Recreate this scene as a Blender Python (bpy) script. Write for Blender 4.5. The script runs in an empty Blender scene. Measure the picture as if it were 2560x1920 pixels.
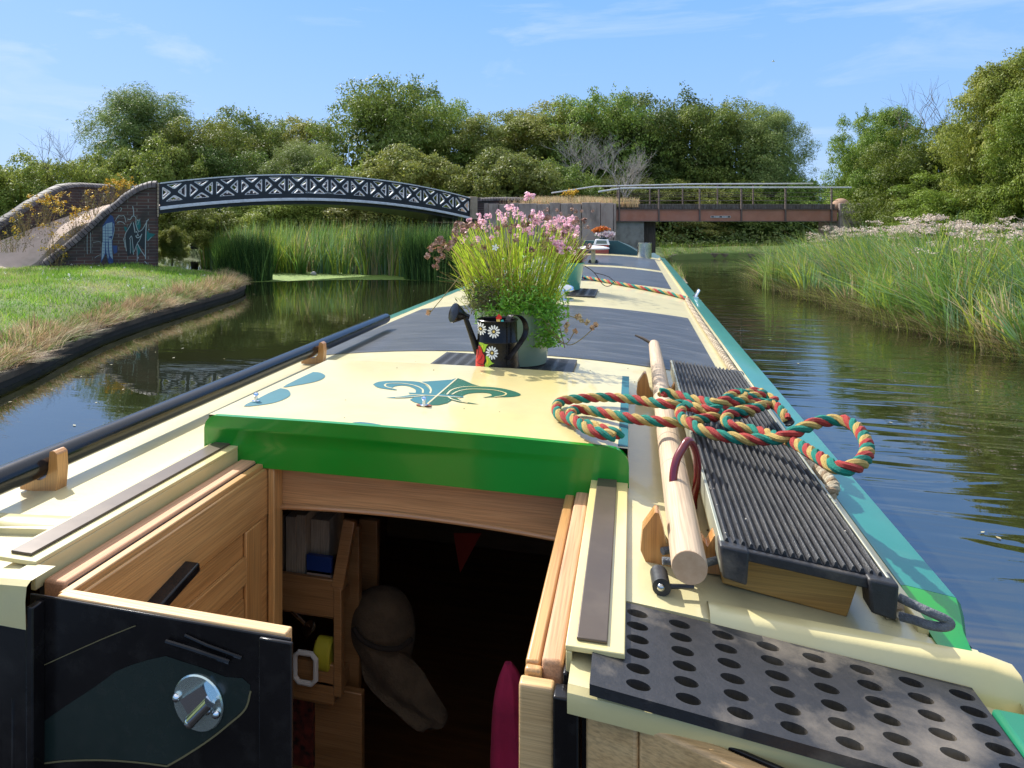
import bpy, bmesh, math, random
import numpy as np
from mathutils import Vector, Matrix, noise
R = math.radians
random.seed(7); rng = np.random.default_rng(11)
scene = bpy.context.scene
COL = scene.collection
# ------------------------------------------------------------ camera geometry
FOC, CU, CV, CAMZ = 709.0, 440.0, 220.0, 1.7
TH = math.atan(192/709.0); CT, ST = math.cos(TH), math.sin(TH)
def ray(x, y):
    a = (x*.4-CU)/FOC; b = -(y*.4-CV)/FOC
    return (a*CT-ST, a*ST+CT, b)
def atH(x, y, h):
    d = ray(x, y); t = -h/d[2]; return Vector((d[0]*t, d[1]*t, CAMZ-h))
def atY(x, y, Y):
    d = ray(x, y); t = Y/d[1]; return Vector((d[0]*t, Y, CAMZ+d[2]*t))
def atX(x, y, X):
    d = ray(x, y); t = X/d[0]; return Vector((X, d[1]*t, CAMZ+d[2]*t))
def atD(x, y, D):
    d = ray(x, y); return Vector((d[0]*D, d[1]*D, CAMZ+d[2]*D))
def on_wall(x, y, P, Q):
    d = ray(x, y); n = (Q[1]-P[1], -(Q[0]-P[0]))
    t = (n[0]*P[0]+n[1]*P[1])/(n[0]*d[0]+n[1]*d[1])
    L = math.hypot(Q[0]-P[0], Q[1]-P[1])
    s = ((d[0]*t-P[0])*(Q[0]-P[0])+(d[1]*t-P[1])*(Q[1]-P[1]))/L
    return s, CAMZ+d[2]*t
# ------------------------------------------------------------ materials
def rgb(r, g=None, b=None):
    return (r, g, b, 1) if g is not None else (r, r, r, 1)
def mat(name, col, rough=.5, col2=None, scale=20, bump=0, bscale=None, metal=0, coat=0, spec=.5, stretch=None,
        dirt=None, dscale=6, damt=.5, transl=0, island=0, detail=4, kind='noise', objr=0, ior=None):
    m = bpy.data.materials.new(name); m.use_nodes = True
    nt = m.node_tree; N = nt.nodes; L = nt.links; b = N['Principled BSDF']
    b.inputs['Roughness'].default_value = rough; b.inputs['Metallic'].default_value = metal
    b.inputs['Coat Weight'].default_value = coat; b.inputs['Coat Roughness'].default_value = .08
    b.inputs['Specular IOR Level'].default_value = spec
    if ior: b.inputs['IOR'].default_value = ior
    b.inputs['Base Color'].default_value = rgb(*col)
    tc = N.new('ShaderNodeTexCoord'); mp = N.new('ShaderNodeMapping'); L.new(tc.outputs['Object'], mp.inputs['Vector'])
    if stretch: mp.inputs['Scale'].default_value = stretch
    out = None
    def nz(sc, de=detail):
        n = N.new('ShaderNodeTexNoise'); n.inputs['Scale'].default_value = sc; n.inputs['Detail'].default_value = de
        n.inputs['Roughness'].default_value = .6; L.new(mp.outputs[0], n.inputs['Vector']); return n
    if col2:
        n = nz(scale); r = N.new('ShaderNodeValToRGB'); r.color_ramp.elements[0].position = .35; r.color_ramp.elements[1].position = .65
        r.color_ramp.elements[0].color = rgb(*col); r.color_ramp.elements[1].color = rgb(*col2)
        L.new(n.outputs['Fac'], r.inputs['Fac']); out = r.outputs['Color']
    if island:
        g = N.new('ShaderNodeNewGeometry'); h = N.new('ShaderNodeHueSaturation')
        mr = N.new('ShaderNodeMapRange'); mr.inputs['To Min'].default_value = 1-island; mr.inputs['To Max'].default_value = 1+island
        L.new(g.outputs['Random Per Island'], mr.inputs['Value']); L.new(mr.outputs[0], h.inputs['Value'])
        mr2 = N.new('ShaderNodeMapRange'); mr2.inputs['To Min'].default_value = .5-.045*island; mr2.inputs['To Max'].default_value = .5+.03*island
        mu = N.new('ShaderNodeMath'); mu.operation = 'FRACT'; m10 = N.new('ShaderNodeMath'); m10.operation = 'MULTIPLY'; m10.inputs[1].default_value = 17.3
        L.new(g.outputs['Random Per Island'], m10.inputs[0]); L.new(m10.outputs[0], mu.inputs[0]); L.new(mu.outputs[0], mr2.inputs['Value']); L.new(mr2.outputs[0], h.inputs['Hue'])
        if out: L.new(out, h.inputs['Color'])
        else: h.inputs['Color'].default_value = rgb(*col)
        out = h.outputs['Color']
    if objr:
        oi = N.new('ShaderNodeObjectInfo'); h = N.new('ShaderNodeHueSaturation')
        mr = N.new('ShaderNodeMapRange'); mr.inputs['To Min'].default_value = .5-objr; mr.inputs['To Max'].default_value = .5+objr*.6
        mr3 = N.new('ShaderNodeMapRange'); mr3.inputs['To Min'].default_value = .75; mr3.inputs['To Max'].default_value = 1.3
        mu = N.new('ShaderNodeMath'); mu.operation = 'FRACT'; m10 = N.new('ShaderNodeMath'); m10.operation = 'MULTIPLY'; m10.inputs[1].default_value = 7.7
        L.new(oi.outputs['Random'], mr.inputs['Value']); L.new(mr.outputs[0], h.inputs['Hue'])
        L.new(oi.outputs['Random'], m10.inputs[0]); L.new(m10.outputs[0], mu.inputs[0]); L.new(mu.outputs[0], mr3.inputs['Value']); L.new(mr3.outputs[0], h.inputs['Value'])
        if out: L.new(out, h.inputs['Color'])
        else: h.inputs['Color'].default_value = rgb(*col)
        out = h.outputs['Color']
    if dirt:
        n = nz(dscale, 6); r = N.new('ShaderNodeValToRGB'); r.color_ramp.elements[0].position = .5; r.color_ramp.elements[1].position = .72
        mx = N.new('ShaderNodeMix'); mx.data_type = 'RGBA'
        mul = N.new('ShaderNodeMath'); mul.operation = 'MULTIPLY'; mul.inputs[1].default_value = damt
        L.new(n.outputs['Fac'], r.inputs['Fac']); L.new(r.outputs['Color'], mul.inputs[0]); L.new(mul.outputs[0], mx.inputs['Factor'])
        if out: L.new(out, mx.inputs['A'])
        else: mx.inputs['A'].default_value = rgb(*col)
        mx.inputs['B'].default_value = rgb(*dirt); out = mx.outputs['Result']
    if out: L.new(out, b.inputs['Base Color'])
    if bump:
        n = nz(bscale or scale); bp = N.new('ShaderNodeBump'); bp.inputs['Strength'].default_value = min(1, bump); bp.inputs['Distance'].default_value = .01 if bump <= 1 else .01*bump
        L.new(n.outputs['Fac'], bp.inputs['Height']); L.new(bp.outputs[0], b.inputs['Normal'])
    if transl:
        t = N.new('ShaderNodeBsdfTranslucent'); ms = N.new('ShaderNodeMixShader'); ms.inputs[0].default_value = transl
        if out: L.new(out, t.inputs['Color'])
        else: t.inputs['Color'].default_value = rgb(*col)
        L.new(b.outputs[0], ms.inputs[1]); L.new(t.outputs[0], ms.inputs[2]); L.new(ms.outputs[0], N['Material Output'].inputs['Surface'])
    return m
def brickmat(name, c1, c2, mortar, sc=1, stain=(.03, .028, .026)):
    m = bpy.data.materials.new(name); m.use_nodes = True; nt = m.node_tree; N = nt.nodes; L = nt.links; b = N['Principled BSDF']
    tc = N.new('ShaderNodeTexCoord'); sp = N.new('ShaderNodeSeparateXYZ'); cb = N.new('ShaderNodeCombineXYZ')
    L.new(tc.outputs['Object'], sp.inputs[0]); ad = N.new('ShaderNodeMath'); L.new(sp.outputs['X'], ad.inputs[0]); L.new(sp.outputs['Y'], ad.inputs[1])
    L.new(ad.outputs[0], cb.inputs['X']); L.new(sp.outputs['Z'], cb.inputs['Y'])
    br = N.new('ShaderNodeTexBrick'); br.inputs['Scale'].default_value = sc; br.inputs['Brick Width'].default_value = .225; br.inputs['Row Height'].default_value = .078
    br.inputs['Mortar Size'].default_value = .006; br.inputs['Mortar Smooth'].default_value = .2; br.inputs['Bias'].default_value = 0
    br.inputs['Color1'].default_value = rgb(*c1); br.inputs['Color2'].default_value = rgb(*c2); br.inputs['Mortar'].default_value = rgb(*mortar)
    L.new(cb.outputs[0], br.inputs['Vector'])
    n = N.new('ShaderNodeTexNoise'); n.inputs['Scale'].default_value = 1.7; n.inputs['Detail'].default_value = 8; L.new(tc.outputs['Object'], n.inputs['Vector'])
    r = N.new('ShaderNodeValToRGB'); r.color_ramp.elements[0].position = .42; r.color_ramp.elements[1].position = .68; L.new(n.outputs['Fac'], r.inputs['Fac'])
    mx = N.new('ShaderNodeMix'); mx.data_type = 'RGBA'; L.new(r.outputs[0], mx.inputs['Factor']); L.new(br.outputs['Color'], mx.inputs['A']); mx.inputs['B'].default_value = rgb(*stain)
    L.new(mx.outputs['Result'], b.inputs['Base Color']); b.inputs['Roughness'].default_value = .85
    bp = N.new('ShaderNodeBump'); bp.inputs['Strength'].default_value = .6; bp.inputs['Distance'].default_value = .01; L.new(br.outputs['Fac'], bp.inputs['Height']); bp.invert = True
    L.new(bp.outputs[0], b.inputs['Normal']); return m
def woodmat(name, c1, c2, axis, rough=.4, coat=.3, sc=1):
    m = bpy.data.materials.new(name); m.use_nodes = True; nt = m.node_tree; N = nt.nodes; L = nt.links; b = N['Principled BSDF']
    tc = N.new('ShaderNodeTexCoord'); mp = N.new('ShaderNodeMapping'); L.new(tc.outputs['Object'], mp.inputs['Vector'])
    s = [30*sc, 30*sc, 30*sc]; s[axis] = 1.6*sc; mp.inputs['Scale'].default_value = s
    n = N.new('ShaderNodeTexNoise'); n.inputs['Scale'].default_value = 1; n.inputs['Detail'].default_value = 5; n.inputs['Distortion'].default_value = .8; L.new(mp.outputs[0], n.inputs['Vector'])
    mp2 = N.new('ShaderNodeMapping'); s2 = [400*sc]*3; s2[axis] = 9*sc; mp2.inputs['Scale'].default_value = s2; L.new(tc.outputs['Object'], mp2.inputs['Vector'])
    n2 = N.new('ShaderNodeTexNoise'); n2.inputs['Scale'].default_value = 1; n2.inputs['Detail'].default_value = 2; L.new(mp2.outputs[0], n2.inputs['Vector'])
    r = N.new('ShaderNodeValToRGB'); r.color_ramp.elements[0].position = .3; r.color_ramp.elements[1].position = .7
    r.color_ramp.elements[0].color = rgb(*c1); r.color_ramp.elements[1].color = rgb(*c2); L.new(n.outputs['Fac'], r.inputs['Fac'])
    mr = N.new('ShaderNodeMapRange'); mr.inputs['From Min'].default_value = .3; mr.inputs['From Max'].default_value = .6; mr.inputs['To Min'].default_value = .72; mr.inputs['To Max'].default_value = 1.05
    L.new(n2.outputs['Fac'], mr.inputs['Value']); h = N.new('ShaderNodeHueSaturation'); L.new(mr.outputs[0], h.inputs['Value']); L.new(r.outputs[0], h.inputs['Color'])
    L.new(h.outputs[0], b.inputs['Base Color']); b.inputs['Roughness'].default_value = rough; b.inputs['Coat Weight'].default_value = coat; b.inputs['Coat Roughness'].default_value = .2
    bp = N.new('ShaderNodeBump'); bp.inputs['Strength'].default_value = .25; bp.inputs['Distance'].default_value = .002; L.new(n2.outputs['Fac'], bp.inputs['Height']); L.new(bp.outputs[0], b.inputs['Normal'])
    return m
CREAM = (.61, .54, .285)
M = {}
M['cream'] = mat('cream_paint', CREAM, .32, (.64, .515, .215), 3, bump=.05, bscale=60, coat=.5, dirt=(.30, .27, .17), dscale=9, damt=.16)
M['cream_flat'] = mat('cream_roof_paint', (.56, .495, .27), .38, (.61, .54, .30), 2.5, bump=.06, bscale=90, coat=.35, dirt=(.27, .24, .15), dscale=10, damt=.32)
M['green'] = mat('signal_green_gloss', (.001, .25, .015), .3, (.001, .22, .012), 5, coat=.4, bump=.02, bscale=30, dirt=(.05, .22, .03), dscale=14, damt=.15)
M['green_rail'] = mat('handrail_green_gloss', (.03, .21, .15), .3, (.02, .17, .12), 2, coat=.5, bump=.03, bscale=12, dirt=(.12, .22, .15), dscale=10, damt=.2)
M['teal'] = mat('teal_gloss', (.06, .36, .29), .25, (.05, .31, .24), 3, coat=.8)
M['blueteal'] = mat('decor_blue_green', (.03, .15, .18), .45, (.02, .11, .13), 4, spec=.3)
M['darkgreen'] = mat('decor_dark_green', (.006, .085, .05), .45, spec=.3)
M['black'] = mat('black_gloss', (.006, .005, .005), .22, (.012, .010, .010), 8, coat=0, spec=.28, bump=.04, bscale=14, dirt=(.05, .045, .04), dscale=30, damt=.25)
M['blackpole'] = mat('black_pole_lacquer', (.006, .007, .010), .2, coat=.15, spec=.4, bump=.05, bscale=25)
M['panel'] = mat('non_slip_dark_paint', (.036, .038, .043), .33, (.058, .060, .066), 14, bump=.2, bscale=120, coat=.1, stretch=(.16, 1, 1), dirt=(.17, .17, .17), dscale=26, damt=.5)
M['rubber'] = mat('black_rubber', (.016, .016, .018), .48, (.024, .023, .025), 60, bump=.12, bscale=220, dirt=(.30, .25, .19), dscale=11, damt=.5)
M['rubber2'] = mat('black_plastic', (.02, .02, .022), .45, (.03, .03, .03), 50, bump=.1)
M['hole'] = mat('dark_recess', (.02, .014, .009), .9)
M['oldbrass'] = mat('worn_runner_metal', (.085, .062, .045), .36, (.11, .08, .055), 5, metal=.3, bump=.08, dirt=(.17, .13, .09), dscale=16, damt=.35)
M['chrome'] = mat('bright_metal', (.75, .77, .78), .12, metal=1, bump=.05, bscale=20)
M['steel'] = mat('stainless_steel', (.55, .54, .5), .25, (.42, .42, .40), 20, metal=1)
M['greyrope'] = mat('grey_shock_cord', (.10, .11, .125), .7, (.16, .17, .18), 150, bump=.6, bscale=300)
M['redplastic'] = mat('dark_red_plastic', (.17, .008, .012), .2, coat=.7)
M['oakY'] = woodmat('oak_along', (.46, .23, .075), (.62, .35, .13), 1)
M['oakX'] = woodmat('oak_across', (.44, .215, .085), (.58, .32, .135), 0)
M['oakZ'] = woodmat('oak_upright', (.45, .22, .07), (.62, .35, .125), 2)
M['rawY'] = woodmat('bare_timber_along', (.50, .24, .12), (.60, .36, .20), 1, .7, 0)
M['pine'] = woodmat('pale_pine', (.52, .30, .12), (.66, .43, .20), 0, .5, .1)
M['pineY'] = woodmat('pale_pole_timber', (.47, .34, .22), (.56, .42, .28), 1, .6, .05)
M['cradle'] = woodmat('varnished_cradle', (.45, .19, .05), (.58, .29, .09), 2, .35, .5)
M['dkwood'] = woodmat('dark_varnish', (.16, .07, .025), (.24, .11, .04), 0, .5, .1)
M['end'] = mat('end_grain', (.55, .36, .22), .7, (.48, .30, .17), 90)
# ------------------------------------------------------------ mesh builder
WORLD = {}
def wm(o): return WORLD.get(o.name, Matrix.Identity(4)) if o else Matrix.Identity(4)
class MB:
    def __init__(s): s.v = []; s.f = []; s.m = []
    def add(s, vs, fs, mi=0):
        k = len(s.v); s.v += [tuple(v) for v in vs]; s.f += [tuple(i+k for i in f) for f in fs]; s.m += [mi]*len(fs); return s
    def box(s, x0, x1, y0, y1, z0, z1, mi=0):
        return s.add([(x0,y0,z0),(x1,y0,z0),(x1,y1,z0),(x0,y1,z0),(x0,y0,z1),(x1,y0,z1),(x1,y1,z1),(x0,y1,z1)],
                     [(0,3,2,1),(4,5,6,7),(0,1,5,4),(1,2,6,5),(2,3,7,6),(3,0,4,7)], mi)
    def hexa(s, b, t, mi=0):   # four bottom points, four top points
        return s.add(list(b)+list(t), [(0,3,2,1),(4,5,6,7),(0,1,5,4),(1,2,6,5),(2,3,7,6),(3,0,4,7)], mi)
    def bar(s, a, b, w, h, up=(0,0,1), mi=0):
        a = Vector(a); b = Vector(b); d = (b-a).normalized(); sd = d.cross(Vector(up)).normalized()*w/2; u = sd.cross(d).normalized()*h/2
        return s.hexa([a-sd-u, b-sd-u, b+sd-u, a+sd-u], [a-sd+u, b-sd+u, b+sd+u, a+sd+u], mi)
    def tube(s, pts, r, n=10, cap=True, mi=0, flat=1.0):
        pts = [Vector(p) for p in pts]; N = len(pts); rs = r if isinstance(r, (list, tuple)) else [r]*N
        vs = []; prev = None
        for i, p in enumerate(pts):
            d = (pts[min(i+1, N-1)]-pts[max(i-1, 0)]).normalized()
            if prev is None:
                a = Vector((0,0,1)) if abs(d.z) < .9 else Vector((1,0,0)); u = d.cross(a).normalized()
            else:
                u = (prev-d*prev.dot(d)).normalized()
            prev = u; w = d.cross(u)
            for k in range(n):
                t = 2*math.pi*k/n; vs.append(p+u*math.cos(t)*rs[i]+w*math.sin(t)*rs[i]*flat)
        fs = []
        for i in range(N-1):
            for k in range(n):
                a = i*n+k; b = i*n+(k+1) % n; fs.append((a, b, b+n, a+n))
        if cap: fs += [tuple(range(n-1, -1, -1)), tuple((N-1)*n+k for k in range(n))]
        return s.add(vs, fs, mi)
    def lathe(s, prof, c, n=24, mi=0, axis=None, sx=1, sy=1):
        vs = []; c = Vector(c)
        q = Vector((0,0,1)).rotation_difference(Vector(axis)).to_matrix() if axis else Matrix.Identity(3)
        for r, z in prof:
            for k in range(n):
                t = 2*math.pi*k/n; vs.append(c+q @ Vector((r*math.cos(t)*sx, r*math.sin(t)*sy, z)))
        fs = []
        for i in range(len(prof)-1):
            for k in range(n):
                a = i*n+k; b = i*n+(k+1) % n; fs.append((a, b, b+n, a+n))
        if prof[0][0] > 1e-6: fs.append(tuple(range(n-1, -1, -1)))
        if prof[-1][0] > 1e-6: fs.append(tuple((len(prof)-1)*n+k for k in range(n)))
        return s.add(vs, fs, mi)
    def grid(s, rows, mi=0, closed=False):
        n = len(rows[0]); vs = [p for r in rows for p in r]; fs = []
        for i in range(len(rows)-1):
            for k in range(n-1): a = i*n+k; fs.append((a, a+1, a+1+n, a+n))
        return s.add(vs, fs, mi)
    def sphere(s, c, r, mi=0, n=10, sz=1, sx=1, sy=1):
        return s.lathe([(max(1e-5, r*math.sin(math.pi*i/n)), -r*sz*math.cos(math.pi*i/n)) for i in range(n+1)], c, n+4, mi, sx=sx, sy=sy)
    def sweep(s, prof, y0, y1, mi=0):   # prof: closed polygon (x,z) extruded along y
        n = len(prof); vs = [(x, y0, z) for x, z in prof]+[(x, y1, z) for x, z in prof]
        fs = [(i, (i+1) % n, (i+1) % n+n, i+n) for i in range(n)]+[tuple(range(n-1, -1, -1)), tuple(range(n, 2*n))]
        return s.add(vs, fs, mi)
    def fill(s, loops, depth, fn, mi=0):
        cu = bpy.data.curves.new('t', 'CURVE'); cu.dimensions = '2D'; cu.fill_mode = 'BOTH'; cu.extrude = depth/2
        for lp in loops:
            sp = cu.splines.new('POLY'); sp.points.add(len(lp)-1); sp.use_cyclic_u = True
            for p, q in zip(sp.points, lp): p.co = (q[0], q[1], 0, 1)
        ob = bpy.data.objects.new('t', cu); me = bpy.data.meshes.new_from_object(ob)
        s.add([fn(v.co.x, v.co.y, v.co.z) for v in me.vertices], [tuple(p.vertices) for p in me.polygons], mi)
        bpy.data.objects.remove(ob); bpy.data.curves.remove(cu); bpy.data.meshes.remove(me); return s
    def text(s, txt, size, depth, fn, mi=0, sx=1):
        cu = bpy.data.curves.new('t', 'FONT'); cu.body = txt; cu.size = size; cu.extrude = depth/2; cu.align_x = 'CENTER'; cu.align_y = 'CENTER'
        ob = bpy.data.objects.new('t', cu); me = bpy.data.meshes.new_from_object(ob)
        s.add([fn(v.co.x*sx, v.co.y, v.co.z) for v in me.vertices], [tuple(p.vertices) for p in me.polygons], mi)
        bpy.data.objects.remove(ob); bpy.data.curves.remove(cu); bpy.data.meshes.remove(me); return s
    def build(s, name, mats, parent=None, bevel=0, smooth=True, local=False, sub=0):
        me = bpy.data.meshes.new(name); o = bpy.data.objects.new(name, me); COL.objects.link(o)
        V = np.array(s.v, dtype=float)
        if parent:
            o.parent = parent; W = wm(parent)
            if not local:
                A = np.array(W.inverted()); V = V @ A[:3, :3].T+A[:3, 3]
            WORLD[o.name] = W
        else:
            c = (V.min(0)+V.max(0))/2; c[2] = V[:, 2].min(); V = V-c; o.location = c; WORLD[o.name] = Matrix.Translation(Vector(c))
        me.from_pydata(V.tolist(), [], s.f); me.update()
        mats = mats if isinstance(mats, (list, tuple)) else [mats]
        for m in mats: me.materials.append(m)
        if len(mats) > 1: me.polygons.foreach_set('material_index', s.m)
        me.validate()
        if smooth: me.shade_smooth(); me.set_sharp_from_angle(angle=R(38))
        if bevel:
            b = o.modifiers.new('bevel', 'BEVEL'); b.width = bevel; b.segments = 2; b.limit_method = 'ANGLE'; b.angle_limit = R(50); b.harden_normals = False
        if sub: q = o.modifiers.new('sub', 'SUBSURF'); q.levels = sub; q.render_levels = sub
        return o
def tag(o, label=None, cat=None, group=None, kind=None):
    if label: o['label'] = label
    if cat: o['category'] = cat
    if group: o['group'] = group
    if kind: o['kind'] = kind
    return o
def thing(name, loc, label, cat, group=None, rz=0):
    o = bpy.data.objects.new(name, None); COL.objects.link(o); o.location = loc; o.rotation_euler = (0, 0, rz); o.empty_display_size = .1
    WORLD[o.name] = Matrix.Translation(Vector(loc)) @ Matrix.Rotation(rz, 4, 'Z'); return tag(o, label, cat, group)
def copy_tree(o, parent=None, loc=None, rz=None, sc=None):
    c = o.copy(); COL.objects.link(c)
    if parent: c.parent = parent
    if loc is not None: c.location = loc
    if rz is not None: c.rotation_euler = (0, 0, rz)
    if sc is not None: c.scale = sc
    for ch in [x for x in bpy.data.objects if x.parent == o]: copy_tree(ch, c)
    return c
def spline(P, n=8):
    P = [Vector(p) for p in P]; P = [P[0]*2-P[1]]+P+[P[-1]*2-P[-2]]; out = []
    for i in range(1, len(P)-2):
        for k in range(n):
            t = k/n; a, b, c, d = P[i-1:i+3]
            out.append(.5*((2*b)+(c-a)*t+(2*a-5*b+4*c-d)*t*t+(3*b-a-3*c+d)*t**3))
    return out+[P[-2]]
def resample(P, d):
    out = [P[0]]; acc = 0
    for a, b in zip(P, P[1:]):
        L = (b-a).length
        if L < 1e-7: continue
        t = d-acc
        while t <= L: out.append(a+(b-a)*(t/L)); t += d
        acc = L-(t-d)
    return out
def twisted(mb, P, r, pitch, strands=3, n=7):
    P = resample([Vector(p) for p in P], pitch/14); N = len(P); u = None; ph = 0
    fr = []
    for i, p in enumerate(P):
        d = (P[min(i+1, N-1)]-P[max(i-1, 0)]).normalized()
        u = d.cross(Vector((0,0,1))).normalized() if u is None else (u-d*u.dot(d)).normalized()
        fr.append((p, u.copy(), d.cross(u)))
    for k in range(strands):
        Q = []
        for i, (p, a, b) in enumerate(fr):
            t = 2*math.pi*(i/14+k/strands); Q.append(p+(a*math.cos(t)+b*math.sin(t))*r*.5)
        mb.tube(Q, r*.56, n, mi=k)
    return mb
# fast array mesh
def array_mesh(name, V, F, mats, parent=None, loc=(0,0,0), mi=None, smooth=False):
    me = bpy.data.meshes.new(name); V = np.asarray(V, dtype=np.float32); F = np.asarray(F, dtype=np.int32); k = F.shape[1]
    me.vertices.add(len(V)); me.vertices.foreach_set('co', V.ravel()); me.loops.add(F.size); me.loops.foreach_set('vertex_index', F.ravel())
    me.polygons.add(len(F)); me.polygons.foreach_set('loop_start', np.arange(0, F.size, k, dtype=np.int32))
    for m in (mats if isinstance(mats, (list, tuple)) else [mats]): me.materials.append(m)
    if mi is not None: me.polygons.foreach_set('material_index', np.asarray(mi, dtype=np.int32))
    me.update(calc_edges=True)
    if smooth: me.shade_smooth()
    o = bpy.data.objects.new(name, me); COL.objects.link(o); o.location = loc
    if parent: o.parent = parent
    return o
def unit(v): return v/np.maximum(1e-9, np.linalg.norm(v, axis=1, keepdims=True))
def leaves(C, Nn, size, asp=.55, jit=.6):
    """small folded diamond leaves at C, roughly facing Nn"""
    n = len(C); d = unit(Nn+rng.normal(0, jit, (n, 3))); t = unit(np.cross(d, rng.normal(0, 1, (n, 3)))); b = np.cross(d, t)
    s = (size*rng.uniform(.6, 1.35, (n, 1)))
    V = np.stack([C-t*s, C+b*s*asp+d*s*.15, C+t*s, C-b*s*asp+d*s*.15], 1).reshape(-1, 3)
    return V, np.arange(4*n).reshape(n, 4)
def blades(B, H, lean, w, bend=.5, seg=3):
    """grass blades: base B, height H, lean vectors (n,2), width w"""
    n = len(B); a = rng.uniform(0, 2*math.pi, n); side = np.stack([np.cos(a), np.sin(a), np.zeros(n)], 1)*np.asarray(w).reshape(-1, 1)/2
    rows = []
    for k in range(seg+1):
        t = k/seg; c = B.copy(); c[:, :2] += lean*(t**(1+bend)); c[:, 2] += H*t*(1-.28*bend*t*np.minimum(1.6, np.linalg.norm(lean, axis=1)/np.maximum(H, 1e-3)))
        wd = (1-t)**.7 if k < seg else 0.03
        rows += [c-side*wd, c+side*wd]
    V = np.stack(rows, 1).reshape(-1, 3); m = 2*(seg+1)
    f = np.concatenate([np.arange(n)[:, None]*m+np.array([2*k, 2*k+1, 2*k+3, 2*k+2]) for k in range(seg)], 0)
    return V, f
def inpoly(P, poly):
    x, y = P[:, 0], P[:, 1]; c = np.zeros(len(P), bool); n = len(poly)
    for i in range(n):
        x0, y0 = poly[i]; x1, y1 = poly[(i+1) % n]
        if y0 == y1: continue
        k = ((y0 > y) != (y1 > y)) & (x < (x1-x0)*(y-y0)/(y1-y0)+x0); c ^= k
    return c
def polydist(P, poly, closed=True):
    d = np.full(len(P), 1e9); n = len(poly)
    for i in range(n if closed else n-1):
        a = np.array(poly[i]); b = np.array(poly[(i+1) % n]); ab = b-a; t = np.clip(((P-a) @ ab)/(ab @ ab), 0, 1)
        d = np.minimum(d, np.linalg.norm(P-(a+t[:, None]*ab), axis=1))
    return d
# ============================================================ NARROWBOAT
CX = -.42
def rz(X): return CAMZ-(.44+.10*(X-CX)**2)
boat = thing('narrowboat', (CX, 5, 0), 'long cream and green narrowboat seen from its stern hatch, heading for the bridges', 'boat')
HX0, HX1, YB = -.755, -.068, .72
def roofgrid(mb, x0, x1, y0, y1, n=24, dz=0, mi=0):
    xs = np.linspace(x0, x1, n); ys = np.linspace(y0, y1, max(2, int((y1-y0)/.5)+1))
    return mb.grid([[(x, y, rz(x)+dz) for x in xs] for y in ys], mi)
m = MB(); XL, XR = CX-.762, CX+.762
roofgrid(m, XL, XR, 1.30, 9.55); roofgrid(m, XL, -.765, .97, 1.30, 8); roofgrid(m, -.062, XR, .97, 1.30, 8)
roofgrid(m, CX-.818, -.80, .86, .97, 8); roofgrid(m, CX-.818, -.80, YB, .86, 8, -.010); roofgrid(m, -.80, -.765, YB, .97, 4, -.004); roofgrid(m, -.765, -.722, YB, .758, 4); roofgrid(m, -.062, CX+.812, YB, .88, 8, -.012); roofgrid(m, -.062, CX+.812, .88, .97, 8)
m.grid([[(x, 9.551, rz(x)) for x in np.linspace(XL, XR, 20)], [(x, 9.551, .6) for x in np.linspace(XL, XR, 20)]])
for s in (-1, 1):   # stern roof edge falls onto the cabin side
    x = CX+(s*.812 if s > 0 else -.818); m.grid([[(x, YB, rz(x)), (x, .97, rz(x))], [(x+s*.012, YB, rz(x)-.07), (x+s*.012, .97, rz(x)-.07)]])
m.grid([[(x, .88, rz(x)) for x in np.linspace(-.062, CX+.812, 8)], [(x, .8799, rz(x)-.012) for x in np.linspace(-.062, CX+.812, 8)]]); m.grid([[(x, .86, rz(x)) for x in np.linspace(CX-.818, -.80, 8)], [(x, .8599, rz(x)-.010) for x in np.linspace(CX-.818, -.80, 8)]])
roof = m.build('roof', M['cream_flat'], boat)
m = MB()
xs = np.linspace(CX-.818, -.797, 12); tz = lambda x: 1.2475+(x+.8)*.055-max(0, -x-1.2)**2*12
m.grid([[(x, .915, rz(x)-.002) for x in xs], [(x, .897, tz(x)) for x in xs], [(x, .872, tz(x)-.001) for x in xs], [(x, .866, tz(x)-.006) for x in xs], [(x, .858, rz(x)-.013) for x in xs]]); m.grid([[(-.797, .915, rz(-.797)-.002), (-.797, .897, tz(-.797))], [(-.797, .858, rz(-.797)-.013), (-.797, .872, tz(-.797))]])
m.build('roof_rib', M['cream'], boat)
m = MB(); xs = np.linspace(.088, .398, 12); tz = lambda x: 1.2425-(x-.09)/.3*.018-max(0, x-.375)**2*12
m.grid([[(x, .925, rz(x)-.002) for x in xs], [(x, .905, tz(x)) for x in xs], [(x, .886, tz(x)-.001) for x in xs], [(x, .880, tz(x)-.006) for x in xs], [(x, .872, rz(x)-.013) for x in xs]]); m.grid([[(.398, .925, 1.18), (.398, .905, tz(.398))], [(.398, .872, 1.17), (.398, .886, tz(.398)-.001)]])
m.build('roof_rib', M['cream'], boat)
for y0, y1 in ((2.32, 3.71), (5.23, 6.85), (7.12, 9.08)):
    m = MB(); roofgrid(m, CX-.687, CX+.687, y0, y1, 24, .0016); m.build('non_slip_panel', M['panel'], boat)
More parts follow.
